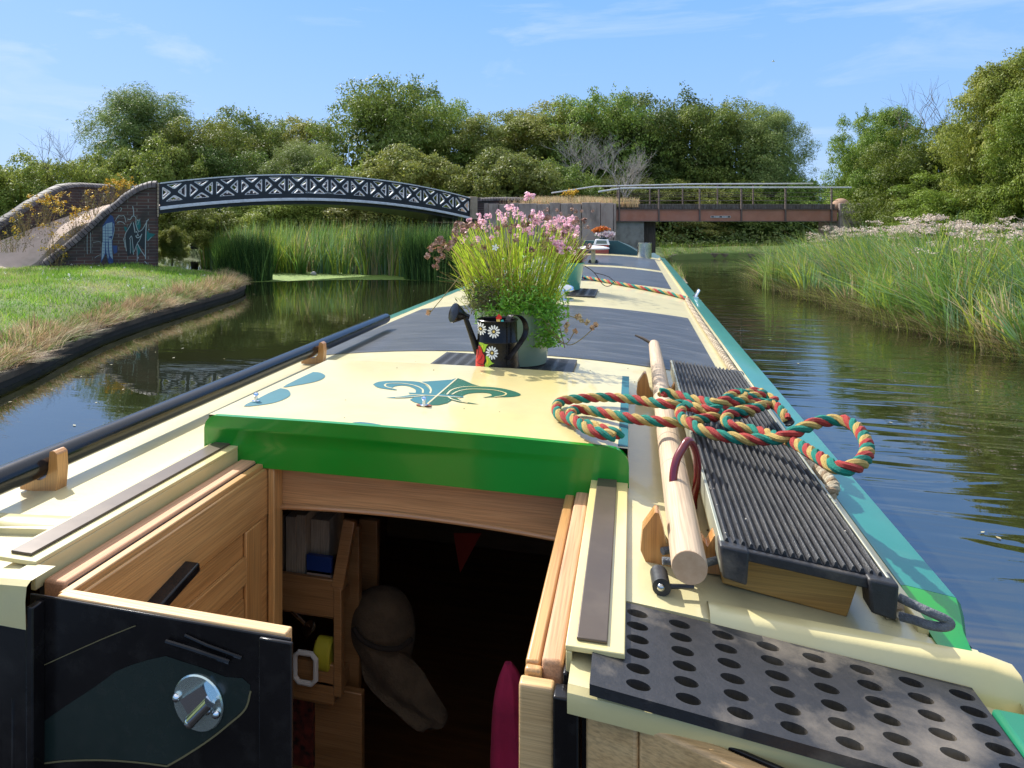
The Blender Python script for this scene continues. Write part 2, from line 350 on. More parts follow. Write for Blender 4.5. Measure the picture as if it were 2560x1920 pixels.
for s in (-1, 1):   # handrails
    m = MB(); P = [(.752, rz(CX+.762)-.01), (.752, 1.210), (.755, 1.214), (.7645, 1.2145), (.7645, 1.18)]; Q = [(.765, 1.15), (.765, 1.2147), (.77, 1.2155), (.828, 1.207), (.833, 1.200), (.835, 1.15)]
    LO = .018 if s < 0 else 0; m.sweep([(CX+s*x+LO, z-.5*LO) for x, z in P], .975, 9.58); m.build('handrail_inner_edge', M['cream'], boat, bevel=.001)
    m = MB()
    m.sweep([(CX+s*x+LO, z-.5*LO) for x, z in Q], 1.07, 9.59)
    m.grid([[(CX+s*(x-k_*max(0, x-.78)*.55)+LO, y_, z-.5*LO-.012*k_) for x, z in Q] for y_, k_ in ((1.069, 0), (1.04, .25), (1.0, .7), (.95, 1), (.93, 1))], 1)  # stern end coloured brighter green to stand in for how its turned face catches light
    h = m.build('handrail', [M['green_rail'], M['green']], boat)
    m = MB(); m.grid([[(CX+s*.834, y, 1.16), (CX+s*.90, y, .86), (CX+s*.965, y, .55), (CX+s*1.035, y, .545), (CX+s*1.04, y, .3), (CX+s*1.03, y, -.2)] for y in (YB-.0, 1.5, 9.55)])
    m.build('cabin_side', M['green_rail'], boat)
m = MB()   # black hull, stern counter to bow
for s in (-1, 1):
    m.grid([[(CX+s*a, y, .541), (CX+s*(a+.012), y, .28), (CX+s*a*.99, y, -.25)] for y, a in ((-1.5, .9), (-.6, 1.04), (9.6, 1.042), (11, .93), (12.2, .6), (12.9, .05))])
m.grid([[(CX-a, y, .538+h), (CX+a, y, .538+h)] for y, a, h in ((-1.5, .9, 0), (-.6, 1.03, 0), (.6, 1.03, 0), (YB-.02, 1.03, 0))])
m.grid([[(CX-a, y, .538+h), (CX+a, y, .538+h)] for y, a, h in ((9.6, 1.03, .05), (11, .92, .1), (12.2, .59, .2), (12.9, .05, .3))])
m.build('hull', M['black'], boat)
# cratch cover
m = MB(); rows = []
for y in np.linspace(9.60, 11.6, 14):
    f = (y-9.6)/2; row = []
    for i in range(29):
        t = -1+2*i/28; a = abs(t); x = t*.83
        z = 1.19+.235*max(0, 1-max(0, a-.30)/.62)**1.7*(1-.25*f)-.02*math.sin(3*a*math.pi)*(a > .35)
        row.append((CX+x*(1-.1*f), y+.01*math.sin(14*t), z+.004*math.sin(9*y+7*t)))
    rows.append(row)
rows.insert(0, [(p[0], 9.59, min(p[2], rz(p[0])-.02)) for p in rows[0]])
m.grid(rows); m.build('cratch_cover', mat('teal_canvas', (.012, .055, .07), .75, (.018, .075, .09), 6, bump=.5, bscale=12), boat)
# rear bulkhead
def slab(mb, x0, x1, z0, z1, y=YB, th=.006, mi=0): return mb.box(x0, x1, y-th, y, z0, z1, mi)
for x0, x1 in ((CX-.82, -.722), (-.062, CX+.812)):
    xs = np.linspace(x0, x1, 12); q_ = -.012 if x0 > -.5 else 0
    m = MB(); m.grid([[(x, YB-.001, rz(x)+.0005+q_) for x in xs], [(x, YB-.008, rz(x)-.004+q_) for x in xs], [(x, YB-.010, rz(x)-.022) for x in xs], [(x, YB-.009, (1.7-.506) if x < -.5 else rz(x)-.036) for x in xs]]); m.build('bulkhead_lip', M['cream'], boat)
m = MB(); slab(m, -1.26, -.724, .5, 1.193); m.box(-.7235, -.713, YB-.008, YB+.012, .5, 1.222); m.build('rear_bulkhead', M['black'], boat, bevel=.002)
m = MB(); xs = np.linspace(-.05, .40, 12); m.grid([[(x, YB+.026, rz(x)-.036) for x in xs], [(x, YB+.026, .5) for x in xs]]); m.grid([[(x, YB+.026, rz(x)-.036) for x in xs], [(x, YB-.008, rz(x)-.036) for x in xs]]); m.build('rear_bulkhead', M['black'], boat)
# stern locker corner, right
m = MB(); m.hexa([(.335, .62, .9), (.9, .55, .9), (.9, .80, .9), (.335, .845, .9)], [(.352, .62, 1.205), (.9, .55, 1.20), (.9, .80, 1.20), (.352, .845, 1.205)]); m.build('stern_locker', [mat('locker_green', (.01, .17, .09), .35, (.008, .14, .07), 4, coat=.2)], boat, bevel=.006)
# runners
for x0, x1, nm in ((-.808, -.762, -1), (-.060, -.016, 1)):
    zt = rz((x0+x1)/2)+.006
    m = MB(); m.box(x0-.008, x1+.009, .757, 1.95, zt-.006, zt); inn = x1+.002 if nm < 0 else x0-.002
    if nm < 0: m.box(x1+.001, x1+.0085, .757, 1.95, zt-.038, zt-.0062)
    else: m.box(x0-.0075, x0-.001, .757, 1.95, zt-.03, zt-.0062)
    rn = m.build('hatch_runner', M['cream'], boat, bevel=.0012)
    m = MB(); m.box(x0+.003, x1-.009, .768, 1.95, zt+.0003, zt+.004); m.build('wear_strip', M['oldbrass'], rn, bevel=.001)
# ---- sliding hatch
def hz(X): return 1.3115-.03*(X-CX)**2
m = MB(); xs = np.linspace(-.827, -.007, 20); ys = (1.263, 1.5, 1.844)
m.grid([[(x, 1.844, 1.262) for x in xs]]+[[(x, y, hz(x)) for x in xs] for y in reversed(ys)])
for x in (-.827, -.007): m.grid([[(x, 1.263, hz(x)), (x, 1.844, hz(x))], [(x, 1.263, 1.25), (x, 1.844, 1.25)]])
hatch = m.build('sliding_hatch', M['cream'], boat)
def rc(cx, cz, r, a0, a1, n=6): return [(cx+r*math.cos(R(a0+(a1-a0)*i/n)), cz+r*math.sin(R(a0+(a1-a0)*i/n))) for i in range(n+1)]
T = 1.3125
out = [(-.829, 1.222), (-.829, 1.285)]+rc(-.829+.028, T-.028-.003, .028, 180, 90)+[(-.6, T), (-.42, T+.001), (-.2, T)]+rc(-.005-.03, T-.030-.003, .030, 90, 0)+[(-.005, 1.222), (-.013, 1.221), (-.013, 1.2475), (-.016, 1.2505), (-.063, 1.2505), (-.066, 1.247), (-.066, 1.219), (-.074, 1.2135)]
out += [(-.42, 1.216), (-.755, 1.2135), (-.762, 1.218), (-.762, 1.247), (-.766, 1.2505), (-.811, 1.2505), (-.815, 1.247), (-.815, 1.224)]
m = MB(); m.fill([out], .012, lambda x, y, z: (x, 1.256+z, y)); m.build('hatch_front', M['green'], hatch, bevel=.0015)
m = MB(); m.grid([[(x, y, hz(x)+.0006) for x in (-.0235, -.0068)] for y in (1.27, 1.843)]); m.build('painted_edge_band', M['blueteal'], hatch)
Z7 = lambda p: (880+p[0]*.36166, 880+p[1]*.36166)
Z2 = lambda p: (560+p[0]*.28933, 680+p[1]*.28933)
def flatpoly(mb, pts, conv, dz=.0008, mi=0, sm=True):
    P = [atH(*conv(p), CAMZ-1.3105) for p in pts]
    if sm:
        Q = [Vector((p.x, p.y, 0)) for p in P]; Q = Q+[Q[0]]; P2 = spline(Q, 3)[:-1]
    else: P2 = P
    mb.fill([[(p.x, p.y) for p in P2]], 0, lambda x, y, z: (x, y, hz(x)+dz), mi)
def stroke(mb, pts, conv, w, dz=.0014, mi=0):
    P = [atH(*conv(p), CAMZ-1.3105) for p in pts]; P = spline([Vector((p.x, p.y, 0)) for p in P], 5); a = []; b = []
    for i, p in enumerate(P):
        d = (P[min(i+1, len(P)-1)]-P[max(i-1, 0)]).normalized(); n = Vector((-d.y, d.x, 0))*w/2
        a.append((p.x+n.x, p.y+n.y, hz(p.x)+dz)); b.append((p.x-n.x, p.y-n.y, hz(p.x)+dz))
    mb.grid([a, b], mi)
m = MB()
flatpoly(m, [(145,225),(185,208),(265,202),(370,204),(450,210),(500,228),(535,262),(540,290),(480,290),(442,290),(440,265),(400,243),(350,235),(300,240),(280,252),(310,268),(230,258),(175,247)], Z7)
flatpoly(m, [(728,182),(690,195),(600,202),(480,210),(520,235),(545,270),(545,290),(600,295),(728,184)], Z7, sm=False)
flatpoly(m, [(390,286),(560,292),(770,312),(768,320),(560,306),(400,296)], Z7, .0011, sm=False)
flatpoly(m, [(230,320),(330,313),(400,303),(450,303),(480,306),(430,318),(340,324)], Z7)
flatpoly(m, [(470,306),(430,318),(400,335),(430,352),(500,372),(530,374),(590,306)], Z7, sm=False)
m.build('fleur_emblem', M['blueteal'], hatch)
m = MB(); flatpoly(m, [(770,855),(830,862),(875,890),(850,920),(780,945),(640,970),(510,985),(640,915)], Z2)
m.build('painted_scallop', M['blueteal'], hatch); m = MB(); flatpoly(m, [(490,995),(550,1010),(575,1045),(555,1075),(480,1110),(370,1135),(170,1150),(300,1080),(400,1030)], Z2)
m.build('painted_scallop', M['blueteal'], hatch); m = MB(); flatpoly(m, [(0,492),(60,488),(130,496),(190,507),(240,520),(120,512)], Z7, sm=False)
m.build('painted_scallop', M['blueteal'], hatch); m = MB(); flatpoly(m, [(720,556),(800,560),(860,570),(900,578),(800,570)], Z7, sm=False)
m.build('painted_scallop', M['blueteal'], hatch); m = MB(); flatpoly(m, [(728,184),(600,296),(655,299),(680,280),(720,262),(800,250),(890,242),(830,225),(775,200)], Z7, mi=1, sm=False)
flatpoly(m, [(655,299),(690,272),(760,252),(880,243),(1000,250),(1100,268),(1165,293),(1140,308),(1060,315),(980,315),(905,320),(965,305),(950,290),(900,285),(820,290),(780,300),(760,310),(720,303)], Z7, mi=1)
flatpoly(m, [(590,306),(530,374),(600,372),(660,358),(695,335),(650,312)], Z7, mi=1, sm=False)
flatpoly(m, [(680,312),(720,320),(760,345),(880,366),(820,362),(740,352),(690,338),(660,315)], Z7, mi=1, sm=False)
for a in ([(728,186),(620,280),(510,376)], [(455,208),(520,232),(545,265),(540,292)], [(225,232),(250,222),(340,221),(430,236),(485,262),(490,290)], [(225,232),(240,246),(305,262)],
          [(655,300),(690,268),(760,248),(890,242)], [(690,300),(740,275),(830,262),(980,268),(1060,288),(1050,305),(985,316)], [(400,300),(560,308),(750,320)], [(300,322),(420,316),(500,306)], [(660,312),(700,335),(800,358)]):
    stroke(m, a, Z7, .0042, mi=2)
m.build('fleur_emblem', [M['blueteal'], M['darkgreen'], M['cream']], hatch)
for k, (x, y) in enumerate(((640, 1001), (1060, 1016))):
    p = atH(x, y, CAMZ-1.3105); m = MB(); m.lathe([(.009, 0), (.009, .002), (.0035, .003), (.003, .011), (.006, .014), (.005, .018), (.0001, .019)], (p.x, p.y, hz(p.x)+.001), 16)
    if k: m.lathe([(.017, 0), (.017, .001)], (p.x, p.y, hz(p.x)+.001), 20, 1, sy=.5)
    m.build('stud', [M['chrome'], mat('rusty_patch', (.19, .06, .035), .8)], hatch)
# ---- hatch lining, left and right, boards at the front
m = MB(); m.box(-.712, -.698, .752, 1.285, .9, 1.2215); m.box(-.698, -.692, .76, 1.285, 1.12, 1.213); m.box(-.698, -.694, 1.235, 1.285, .5, 1.12)
m.build('left_lining', M['oakY'], boat, bevel=.002)
m = MB(); m.box(-.697, -.690, .90, .925, .5, 1.12); m.box(-.697, -.690, 1.175, 1.233, .5, 1.12); m.box(-.690, -.676, 1.255, 1.290, .5, 1.215); m.build('lining_stile', M['oakZ'], boat, bevel=.002)
m = MB(); m.box(-.697, -.689, .926, 1.174, 1.025, 1.075); m.box(-.7, -.6975, .926, 1.174, .5, 1.12); m.hexa([(-.697,.926,.6),(-.688,.926,.6),(-.688,1.174,.6),(-.697,1.174,.6)], [(-.697,.93,1.0),(-.692,.93,1.0),(-.692,1.17,1.0),(-.697,1.17,1.0)]); m.build('lining_panel', M['oakY'], boat, bevel=.002)
m = MB(); m.box(-.749, -.714, .765, 1.27, 1.19, 1.2265); m.build('hatch_timber', M['rawY'], boat, bevel=.004)
m = MB(); m.box(-.7595, -.749, .77, 1.27, 1.19, 1.219); m.box(-.7135, -.7125, .77, 1.27, 1.2, 1.222); m.build('slot_strip', M['rubber2'], boat)  # black strips filling the slots either side of the hatch timber
m = MB()
for i in range(10):
    a = i/9; b = (i+1)/9
    if i == 9: break
    xa, xb = -.69+.578*a, -.69+.578*b; f = lambda t: 1.122+.012*4*t*(1-t)-.0
    m.hexa([(xa,1.29,f(a)),(xb,1.29,f(b)),(xb,1.312,f(b)),(xa,1.312,f(a))], [(xa,1.29,1.225),(xb,1.29,1.225),(xb,1.312,1.225),(xa,1.312,1.225)])
m.build('header_board', M['oakX'], boat)
m = MB(); P = [(-.69+.578*t, 1.286, 1.122+.012*4*t*(1-t)+.003) for t in np.linspace(0, 1, 16)]; m.tube(P, .005, 8); m.build('header_bead', M['oakX'], boat)
m = MB(); m.box(-.112, -.096, .77, 1.29, .7, 1.2215); m.box(-.1115, -.093, .758, .7695, .7, 1.219); m.build('right_lining', M['oakY'], boat, bevel=.003)
m = MB(); m.box(-.1150, -.0785, .740, .7575, 1.06, 1.2135); m.box(-.1145, -.079, .740, .7570, .7, 1.058); m.build('door_post', M['pine'], boat, bevel=.003)
m = MB(); m.box(-.094, -.071, .765, 1.27, 1.18, 1.228); m.build('hatch_timber', M['rawY'], boat, bevel=.004)
m = MB(); m.box(-.078, -.052, .728, .752, .5, 1.214); m.box(-.0705, -.064, .753, .78, .5, 1.224); m.build('door_frame', M['black'], boat, bevel=.002)
# ---- left door (closed), with lock, hinge, painted panel
DY0, DY1 = .735, .742
def dp(x, z, y=0):   # point on the door plane
    t = (x+.735)/.36; return (x, DY0+(DY1-DY0)*t+y, z)
dt = lambda x: 1.2265-(x+.735)/.36*.006
m = MB(); m.hexa([dp(-.737,.5,-.004), dp(-.377,.5,-.004), dp(-.377,.5), dp(-.737,.5)], [dp(-.737,dt(-.737),-.004), dp(-.377,dt(-.377),-.004), dp(-.377,dt(-.377)), dp(-.737,dt(-.737))])
m.hexa([dp(-.414,.5,-.010), dp(-.3725,.5,-.010), dp(-.3725,.5,-.005), dp(-.414,.5,-.005)], [dp(-.414,dt(-.41)-.001,-.010), dp(-.3725,dt(-.377)-.001,-.010), dp(-.3725,dt(-.377)-.001,-.005), dp(-.414,dt(-.41)-.001,-.005)])
door = m.build('door', M['black'], boat, bevel=.0015)
m = MB(); m.hexa([dp(-.70,.5,.001), dp(-.386,.5,.001), dp(-.386,.5,.019), dp(-.70,.5,.019)], [dp(-.70,dt(-.70)+.001,.001), dp(-.386,dt(-.386)+.001,.001), dp(-.386,dt(-.386)+.001,.019), dp(-.70,dt(-.70)+.001,.019)]); m.build('door_lining', M['pine'], door, bevel=.002)
Z6 = lambda x, y: (x*.34955, 1340+y*.34955)
def dpx(x, y, off): p = atY(*Z6(x, y), .738); return dp(p.x, p.z, -.004-off)
def doorpoly(mb, pts, off, mi): 
    P = [atY(*Z6(*p), .738) for p in pts]; mb.fill([[(p.x, p.z) for p in P]], 0, lambda x, y, z: dp(x, y, -.004-off), mi)
m = MB(); doorpoly(m, [(330,1310),(500,1190),(700,1060),(850,950),(960,905),(1080,870),(1200,845),(1300,880),(1450,930),(1620,1000),(1740,1010),(1795,1060),(1790,1180),(1740,1240),(1640,1330),(1500,1440),(1380,1520),(1260,1600),(1210,1618),(1000,1590),(700,1570),(450,1575),(300,1590)], .0006, 0)
m.build('painted_panel', mat('door_decor_green', (.010, .020, .017), .25, (.016, .027, .023), 9, coat=.2, dirt=(.04, .04, .035), dscale=60, damt=.3), door)
def doorline(mb, pts, w, off=.0011):
    P = spline([Vector(atY(*Z6(*p), .738)) for p in pts], 5); a = []; b = []
    for i, p in enumerate(P):
        d = (P[min(i+1, len(P)-1)]-P[max(i-1, 0)]).normalized(); n = Vector((-d.z, 0, d.x))*w/2
        a.append(dp(p.x+n.x, p.z+n.z, -.004-off)); b.append(dp(p.x-n.x, p.z-n.z, -.004-off))
    mb.grid([a, b])
m = MB()
doorline(m, [(300,1600),(500,1580),(750,1578),(1000,1598),(1210,1628)], .0022); doorline(m, [(1210,1628),(1330,1560),(1500,1450),(1640,1340),(1760,1230),(1800,1100)], .0022)
doorline(m, [(300,920),(500,830),(750,720),(900,660),(990,625)], .0012)
m.build('gold_line', mat('dull_gold_line', (.16, .13, .06), .5), door)
m = MB(); m.tube([dpx(1215,730,.004), dpx(1400,780,.006), dpx(1660,880,.004)], .0028, 8); m.tube([dpx(1340,695,.002), dpx(1500,765,.003), dpx(1740,860,.002)], .002, 8); m.build('door_ridge', M['black'], door)
c = Vector(atY(*Z6(1432, 1178), .738)); c = Vector(dp(c.x, c.z, -.0045)); F = Vector((0, -1, 0))
m = MB(); m.lathe([(.0335, 0), (.0335, .0015), (.032, .003), (.0001, .003)], c, 40, axis=F)
lock = m.build('lock', mat('brushed_chrome', (.62, .72, .67), .24, metal=.9, bump=.05, bscale=90), door)
m = MB(); m.bar(c+Vector((-.012,-.006,-.004)), c+Vector((.018,-.006,.018)), .024, .008, up=(0,-1,0)); m.tube([c+Vector((-.004,-.011,-.016)), c+Vector((.022,-.011,.012))], .007, 14); m.sphere(c+Vector((-.004,-.011,-.016)), .0074, n=8)
for x, z in ((-.027, .004), (.026, -.006), (.014, -.004)): m.sphere(c+Vector((x, -.004, z)), .0055, n=8)
m.build('lock_turn', M['chrome'], lock)
h = Vector(atY(66, 1738, .735)); m = MB(); m.lathe([(.0001, .052), (.004, .05), (.0055, .044), (.003, .037), (.006, .034), (.0075, .03), (.0075, -.06), (.0083, -.061), (.0083, -.066), (.0075, -.067), (.0075, -.30)], h+Vector((.001, -.014, -.02)), 18)
m.lathe([(.0001, .012), (.004, .010), (.0065, 0), (.0065, -.30)], h+Vector((.018, -.011, 0)), 16); m.build('door_hinge', M['black'], door)
# ---- right door, swung open towards the stern, timber side up
a = atH(1462, 1746, .486); b = atH(1830, 1923, .498); d = Vector((b.x-a.x, b.y-a.y, 0)).normalized(); n = Vector((d.y, -d.x, 0)); n = n if n.y < 0 else -n; b2 = Vector((a.x, a.y, 0))+d*.36
A = Vector((a.x, a.y, 0)); m = MB()
def slab2(mb, p, q, o0, o1, z0, z1, z2=None):
    z2 = z1 if z2 is None else z2
    mb.hexa([p+n*o1+Vector((0,0,z0)), q+n*o1+Vector((0,0,z0)), q+n*o0+Vector((0,0,z0)), p+n*o0+Vector((0,0,z0))], [p+n*o1+Vector((0,0,z1)), q+n*o1+Vector((0,0,z2)), q+n*o0+Vector((0,0,z2)), p+n*o0+Vector((0,0,z1))])
slab2(m, A, b2, -.024, -.0195, .5, 1.214, 1.197); m.build('door', M['black'], boat, bevel=.001)
m = MB(); k = A+d*.055; slab2(m, A, k-d*.001, -.019, .0, .55, 1.213, 1.211); slab2(m, k, b2, -.019, .0007, .55, 1.211, 1.194); m.build('door_lining', M['pine'], bpy.data.objects['door.001'] if 'door.001' in bpy.data.objects else door, bevel=.004)
# ---- cabin interior
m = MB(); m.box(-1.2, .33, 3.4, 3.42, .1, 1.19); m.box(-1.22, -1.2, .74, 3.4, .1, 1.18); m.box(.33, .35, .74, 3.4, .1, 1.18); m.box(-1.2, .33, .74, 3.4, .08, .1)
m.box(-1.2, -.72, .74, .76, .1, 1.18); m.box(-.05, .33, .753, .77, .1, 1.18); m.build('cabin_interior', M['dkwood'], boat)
SY = 1.46
def px5(x, y): return (600+x*.46404, 1150+y*.46404)
def rectp(mb, x0, y0, x1, y1, Y, th, mi=0, dxt=0):
    a = atY(*px5(x0, y1), Y); b = atY(*px5(x1, y0), Y); mb.box(a.x, b.x, Y, Y+th, a.z, b.z, mi)
m = MB(); rectp(m, 503, 690, 545, 1275, SY, .02); a = atY(*px5(520, 700), SY); b = atY(*px5(568, 350), SY); m.bar((a.x, SY+.01, a.z), (b.x, SY+.03, b.z), .028, .02, up=(0,1,0)); rectp(m, 640, 330, 738, 760, SY+.25, .02); rectp(m, 560, 360, 640, 1300, SY+.12, .02)
for y0, y1 in ((650, 690), (745, 785), (1108, 1150), (1205, 1240)):
    rectp(m, 90, y0, 505, y1, SY+.002, .012)
for y in (785, 1240): rectp(m, 60, y-10, 500, y+4, SY+.02, .1)
rectp(m, 60, 1262, 655, 1850, SY+.06, .02)
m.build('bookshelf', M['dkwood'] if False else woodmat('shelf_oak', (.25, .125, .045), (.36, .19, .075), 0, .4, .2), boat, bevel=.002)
m = MB(); rectp(m, 285, 1262, 392, 1640, SY+.045, .012); sgn = m.build('ornate_strip', mat('black_card', (.012, .01, .01), .5, (.16, .03, .02), 55), boat)
# ============================================================ things inside the cabin
def bundle(name, cells, label, cat, group=None):
    m = MB(); mats = []
    for (x0, y0, x1, y1, Y, th, mt) in cells:
        if mt not in mats: mats.append(mt)
        rectp(m, x0, y0, x1, y1, Y, th, mats.index(mt))
    o = m.build(name, mats, bevel=.001); return tag(o, label, cat, group)
page = mat('page_block', (.34, .29, .21), .9, (.22, .18, .13), 60, stretch=(6, 1, .3))
gb = 'books standing on the cabin shelf'
bundle('book', [(150, 380, 204, 648, SY+.02, .10, mat('white_spine', (.4, .4, .4), .5))], 'white spined book at the left end of the cabin shelf', 'book', gb)
bundle('book', [(212, 300, 240, 655, SY+.03, .10, mat('brown_spine', (.14, .09, .05), .6))], 'narrow brown book next to the white one on the shelf', 'book', gb)
bundle('book', [(246, 310, 300, 664, SY+.02, .10, page)], 'cream paged book, second from the blue booklet on the shelf', 'book', gb)
bundle('book', [(304, 300, 352, 668, SY+.025, .10, page)], 'cream paged book touching the blue booklet on the shelf', 'book', gb)
bundle('book', [(380, 330, 480, 540, SY+.05, .09, page)], 'thick cream paged book behind the blue booklet', 'book', gb)
bundle('booklet', [(358, 528, 492, 606, SY+.018, .012, mat('blue_card', (.01, .035, .16), .4)), (358, 607, 492, 655, SY+.018, .012, mat('pale_card', (.33, .25, .2), .5))], 'blue and white booklet propped on the cabin shelf', 'booklet')
def loftp(rows, Y, depth, name, mt, label, cat, wob=0):
    m = MB(); n = 16; vs = []; 
    for j, (y, xl, xr) in enumerate(rows):
        a = atY(*px5(xl, y), Y); b = atY(*px5(xr, y), Y); c = (a+b)/2; w = (b-a).length/2
        for k in range(n):
            t = 2*math.pi*k/n; w2 = 1+wob*math.sin(5*t+j*.7); vs.append((c.x+w*math.cos(t), Y-min(depth, w)*math.sin(t)*w2, c.z))
    fs = [(i*n+k, i*n+(k+1) % n, (i+1)*n+(k+1) % n, (i+1)*n+k) for i in range(len(rows)-1) for k in range(n)]
    m.add(vs, fs+[tuple(range(n)), tuple(range(len(rows)*n-1, (len(rows)-1)*n-1, -1))]); o = m.build(name, mt, sub=1); return tag(o, label, cat)
hatm = mat('felt_hat', (.075, .052, .03), .95, (.11, .078, .045), 30, bump=.6, bscale=200)
t = thing('sun_hat', (-.45, 1.6, .9), 'floppy brown felt hat hanging below the hatch opening', 'hat')
for nm, rows, Y, dp_ in (('crown', [(695,745,800),(712,690,850),(745,630,900),(800,595,930),(860,580,945),(920,580,945),(970,592,940),(1030,640,925),(1100,690,910),(1150,760,880)], 1.62, .06),
                        ('brim', [(905,660,700),(950,655,760),(1010,650,880),(1080,645,990),(1150,650,1010),(1220,670,1045),(1280,730,1080),(1330,790,1110),(1370,850,1125),(1400,880,1112),(1425,930,1070),(1438,980,1020)], 1.585, .022)):
    m = MB(); n = 16; vs = []
    for j, (y, xl, xr) in enumerate(rows):
        a = atY(*px5(xl, y), Y); b = atY(*px5(xr, y), Y); c = (a+b)/2; w = (b-a).length/2
        for k in range(n):
            q = 2*math.pi*k/n; vs.append((c.x+w*math.cos(q), Y-min(dp_, w)*math.sin(q)-(.012*math.sin(j*.8+3*q) if nm == 'brim' else 0), c.z))
    m.add(vs, [(i*n+k, i*n+(k+1) % n, (i+1)*n+(k+1) % n, (i+1)*n+k) for i in range(len(rows)-1) for k in range(n)]+[tuple(range(n)), tuple(range(len(rows)*n-1, (len(rows)-1)*n-1, -1))])
    m.build(nm, hatm, t, sub=1)
m = MB(); m.tube(spline([atY(*px5(x, y), 1.548) for x, y in ((612,905),(655,965),(740,1010),(850,1015),(925,965))], 5), .006, 8); m.build('hat_band', mat('dark_hat_band', (.02, .014, .01), .9), t)
loftp([(1095,1425,1465),(1130,1410,1500),(1200,1385,1530),(1300,1365,1545),(1420,1355,1560),(1560,1350,1570),(1700,1345,1570),(1900,1345,1570)], 1.3, .03, 'hanging_cloth', mat('magenta_cloth', (.35, .012, .07), .9, (.22, .008, .05), 12, bump=.4), 'magenta cloth hanging at the right side of the cabin doorway', 'cloth', .25)
m = MB()
def frame(mb, x0, y0, x1, y1, Y, w):
    a = atY(*px5(x0, y1), Y); b = atY(*px5(x1, y0), Y); P = [(a.x, Y, a.z+.01), (a.x+.01, Y, a.z), (b.x-.01, Y, a.z), (b.x, Y, a.z+.01), (b.x, Y, b.z-.01), (b.x-.01, Y, b.z), (a.x+.01, Y, b.z), (a.x, Y, b.z-.01), (a.x, Y, a.z+.01)]
    mb.tube(P, w, 8)
frame(m, 296, 1050, 408, 1190, SY-.02, .006); tag(m.build('cord_winder', mat('white_plastic', (.55, .55, .52), .4)), 'white plastic cord winder tucked behind the lower shelf rail', 'winder')
m = MB(); p = atY(*px5(458, 1045), SY+.02); m.lathe([(.001, -.02), (.022, -.02), (.026, -.015), (.026, .015), (.022, .02), (.001, .02)], p, 20, axis=(1, 0, 0), sx=1.5); tag(m.build('tape_measure', mat('yellow_plastic', (.4, .37, .03), .4)), 'yellow tape measure standing on the lower cabin shelf', 'tape measure')
m = MB(); p = atY(*px5(345, 875), SY+.02); m.tube([p+Vector((-.03, 0, .02)), p, p+Vector((.02, 0, -.015))], .004, 8); m.lathe([(.012, -.012), (.015, 0), (.012, .012)], p+Vector((.012, 0, -.01)), 14, axis=(0, 1, 0)); tag(m.build('corkscrew', M['chrome']), 'small shiny metal tool lying between the two shelves', 'tool')
m = MB(); P = [atY(*px5(x, y), 2.4) for x, y in ((1150, 395), (1300, 395), (1185, 610))]; m.add([p+Vector((0, q, 0)) for q in (0, .004) for p in P], [(0, 1, 2), (5, 4, 3), (0, 3, 4, 1), (1, 4, 5, 2), (2, 5, 3, 0)]); tag(m.build('pennant', mat('red_cloth', (.4, .03, .01), .8), smooth=False), 'small dull red pennant hanging in the dark cabin', 'pennant')
m = MB(); a = atY(*px5(0, 0), 1); p = atX(*Z6(1130, 430), -.69); m.bar(p+Vector((.008, -.06, -.012)), p+Vector((.008, .075, .012)), .016, .03, up=(1,0,0)); m.build('door_catch', M['black'], boat, bevel=.003)
# ============================================================ things lying on the roof
# black pole in two cradles
def cradle_mesh(c, w, th, hl, hr, seat, flare=0):
    """block across the boat: x half width w, along-boat thickness th, left/right prong heights, seat height"""
    out = [(-w, 0), (w, 0), (w+flare, hr*.55), (w+flare*.6, hr*.93), (w*.86, hr), (w*.66, hr*.97)]
    out += [(w*.58*math.cos(t), seat+w*.55-w*.55*math.sin(t)) for t in np.linspace(0, math.pi, 9)][0:9]
    out += [(-w*.66, hl*.97), (-w*.86, hl), (-w-flare*.6, hl*.9), (-w-flare, hl*.5)]
    m = MB(); m.fill([out], th, lambda x, y, z: (c[0]+x, c[1]+z, c[2]+y)); return m
gp = 'timber cradles under the black pole'
for (x, y, lab) in ((-1.003, 1.025, 'near timber cradle holding the black pole on the roof'), (-1.022, 2.165, 'far timber cradle holding the black pole, beside the hatch corner')):
    o = cradle_mesh((x, y, rz(x)-.001), .038, .024, .052, .074, .020, .004).build('pole_cradle', M['cradle'], bevel=.002); tag(o, lab, 'cradle', gp)
m = MB(); zz = 1.272; P = [(-.992, .35, zz), (-1.003, 1.0, zz), (-1.022, 2.17, zz), (-1.036, 2.9, zz), (-1.0365, 2.925, zz)]
m.tube(P, [.0225, .0225, .0225, .0225, .0205], 28)
tag(m.build('boat_pole', M['blackpole']), 'long glossy black pole lying along the left roof edge', 'pole')
# pale pole with hook
t = thing('boat_hook', (.07, .92, 1.27), 'pale timber pole with small hook lying beside the ribbed plank', 'pole')
z0, z1 = rz(.07)+.021+.0235, rz(.07)+.021+.021
m = MB(); m.tube([(.067, .905, z0+.0), (.0672, .91, z0+.0), (.068, 1.5, z0), (.071, 2.1, z0), (.072, 2.50, z1), (.072, 2.515, z1)], [.0205, .0212, .021, .0195, .0175, .013], 24); m.build('shaft', M['pineY'], t)
m = MB(); m.lathe([(.0001, 0), (.0204, 0), (.0204, .0006)], (.067, .9043, z0), 30, axis=(0, -1, 0)); m.build('end_grain', M['end'], t)
m = MB(); a = atH(1628, 858, .415); b = atH(1588, 838, .395); m.tube([a, (a+b)/2+Vector((0, 0, .002)), b], [.0055, .005, .003], 10); m.build('hook', M['oldbrass'], t)
tape = mat('grey_tape', (.25, .2, .15), .7)
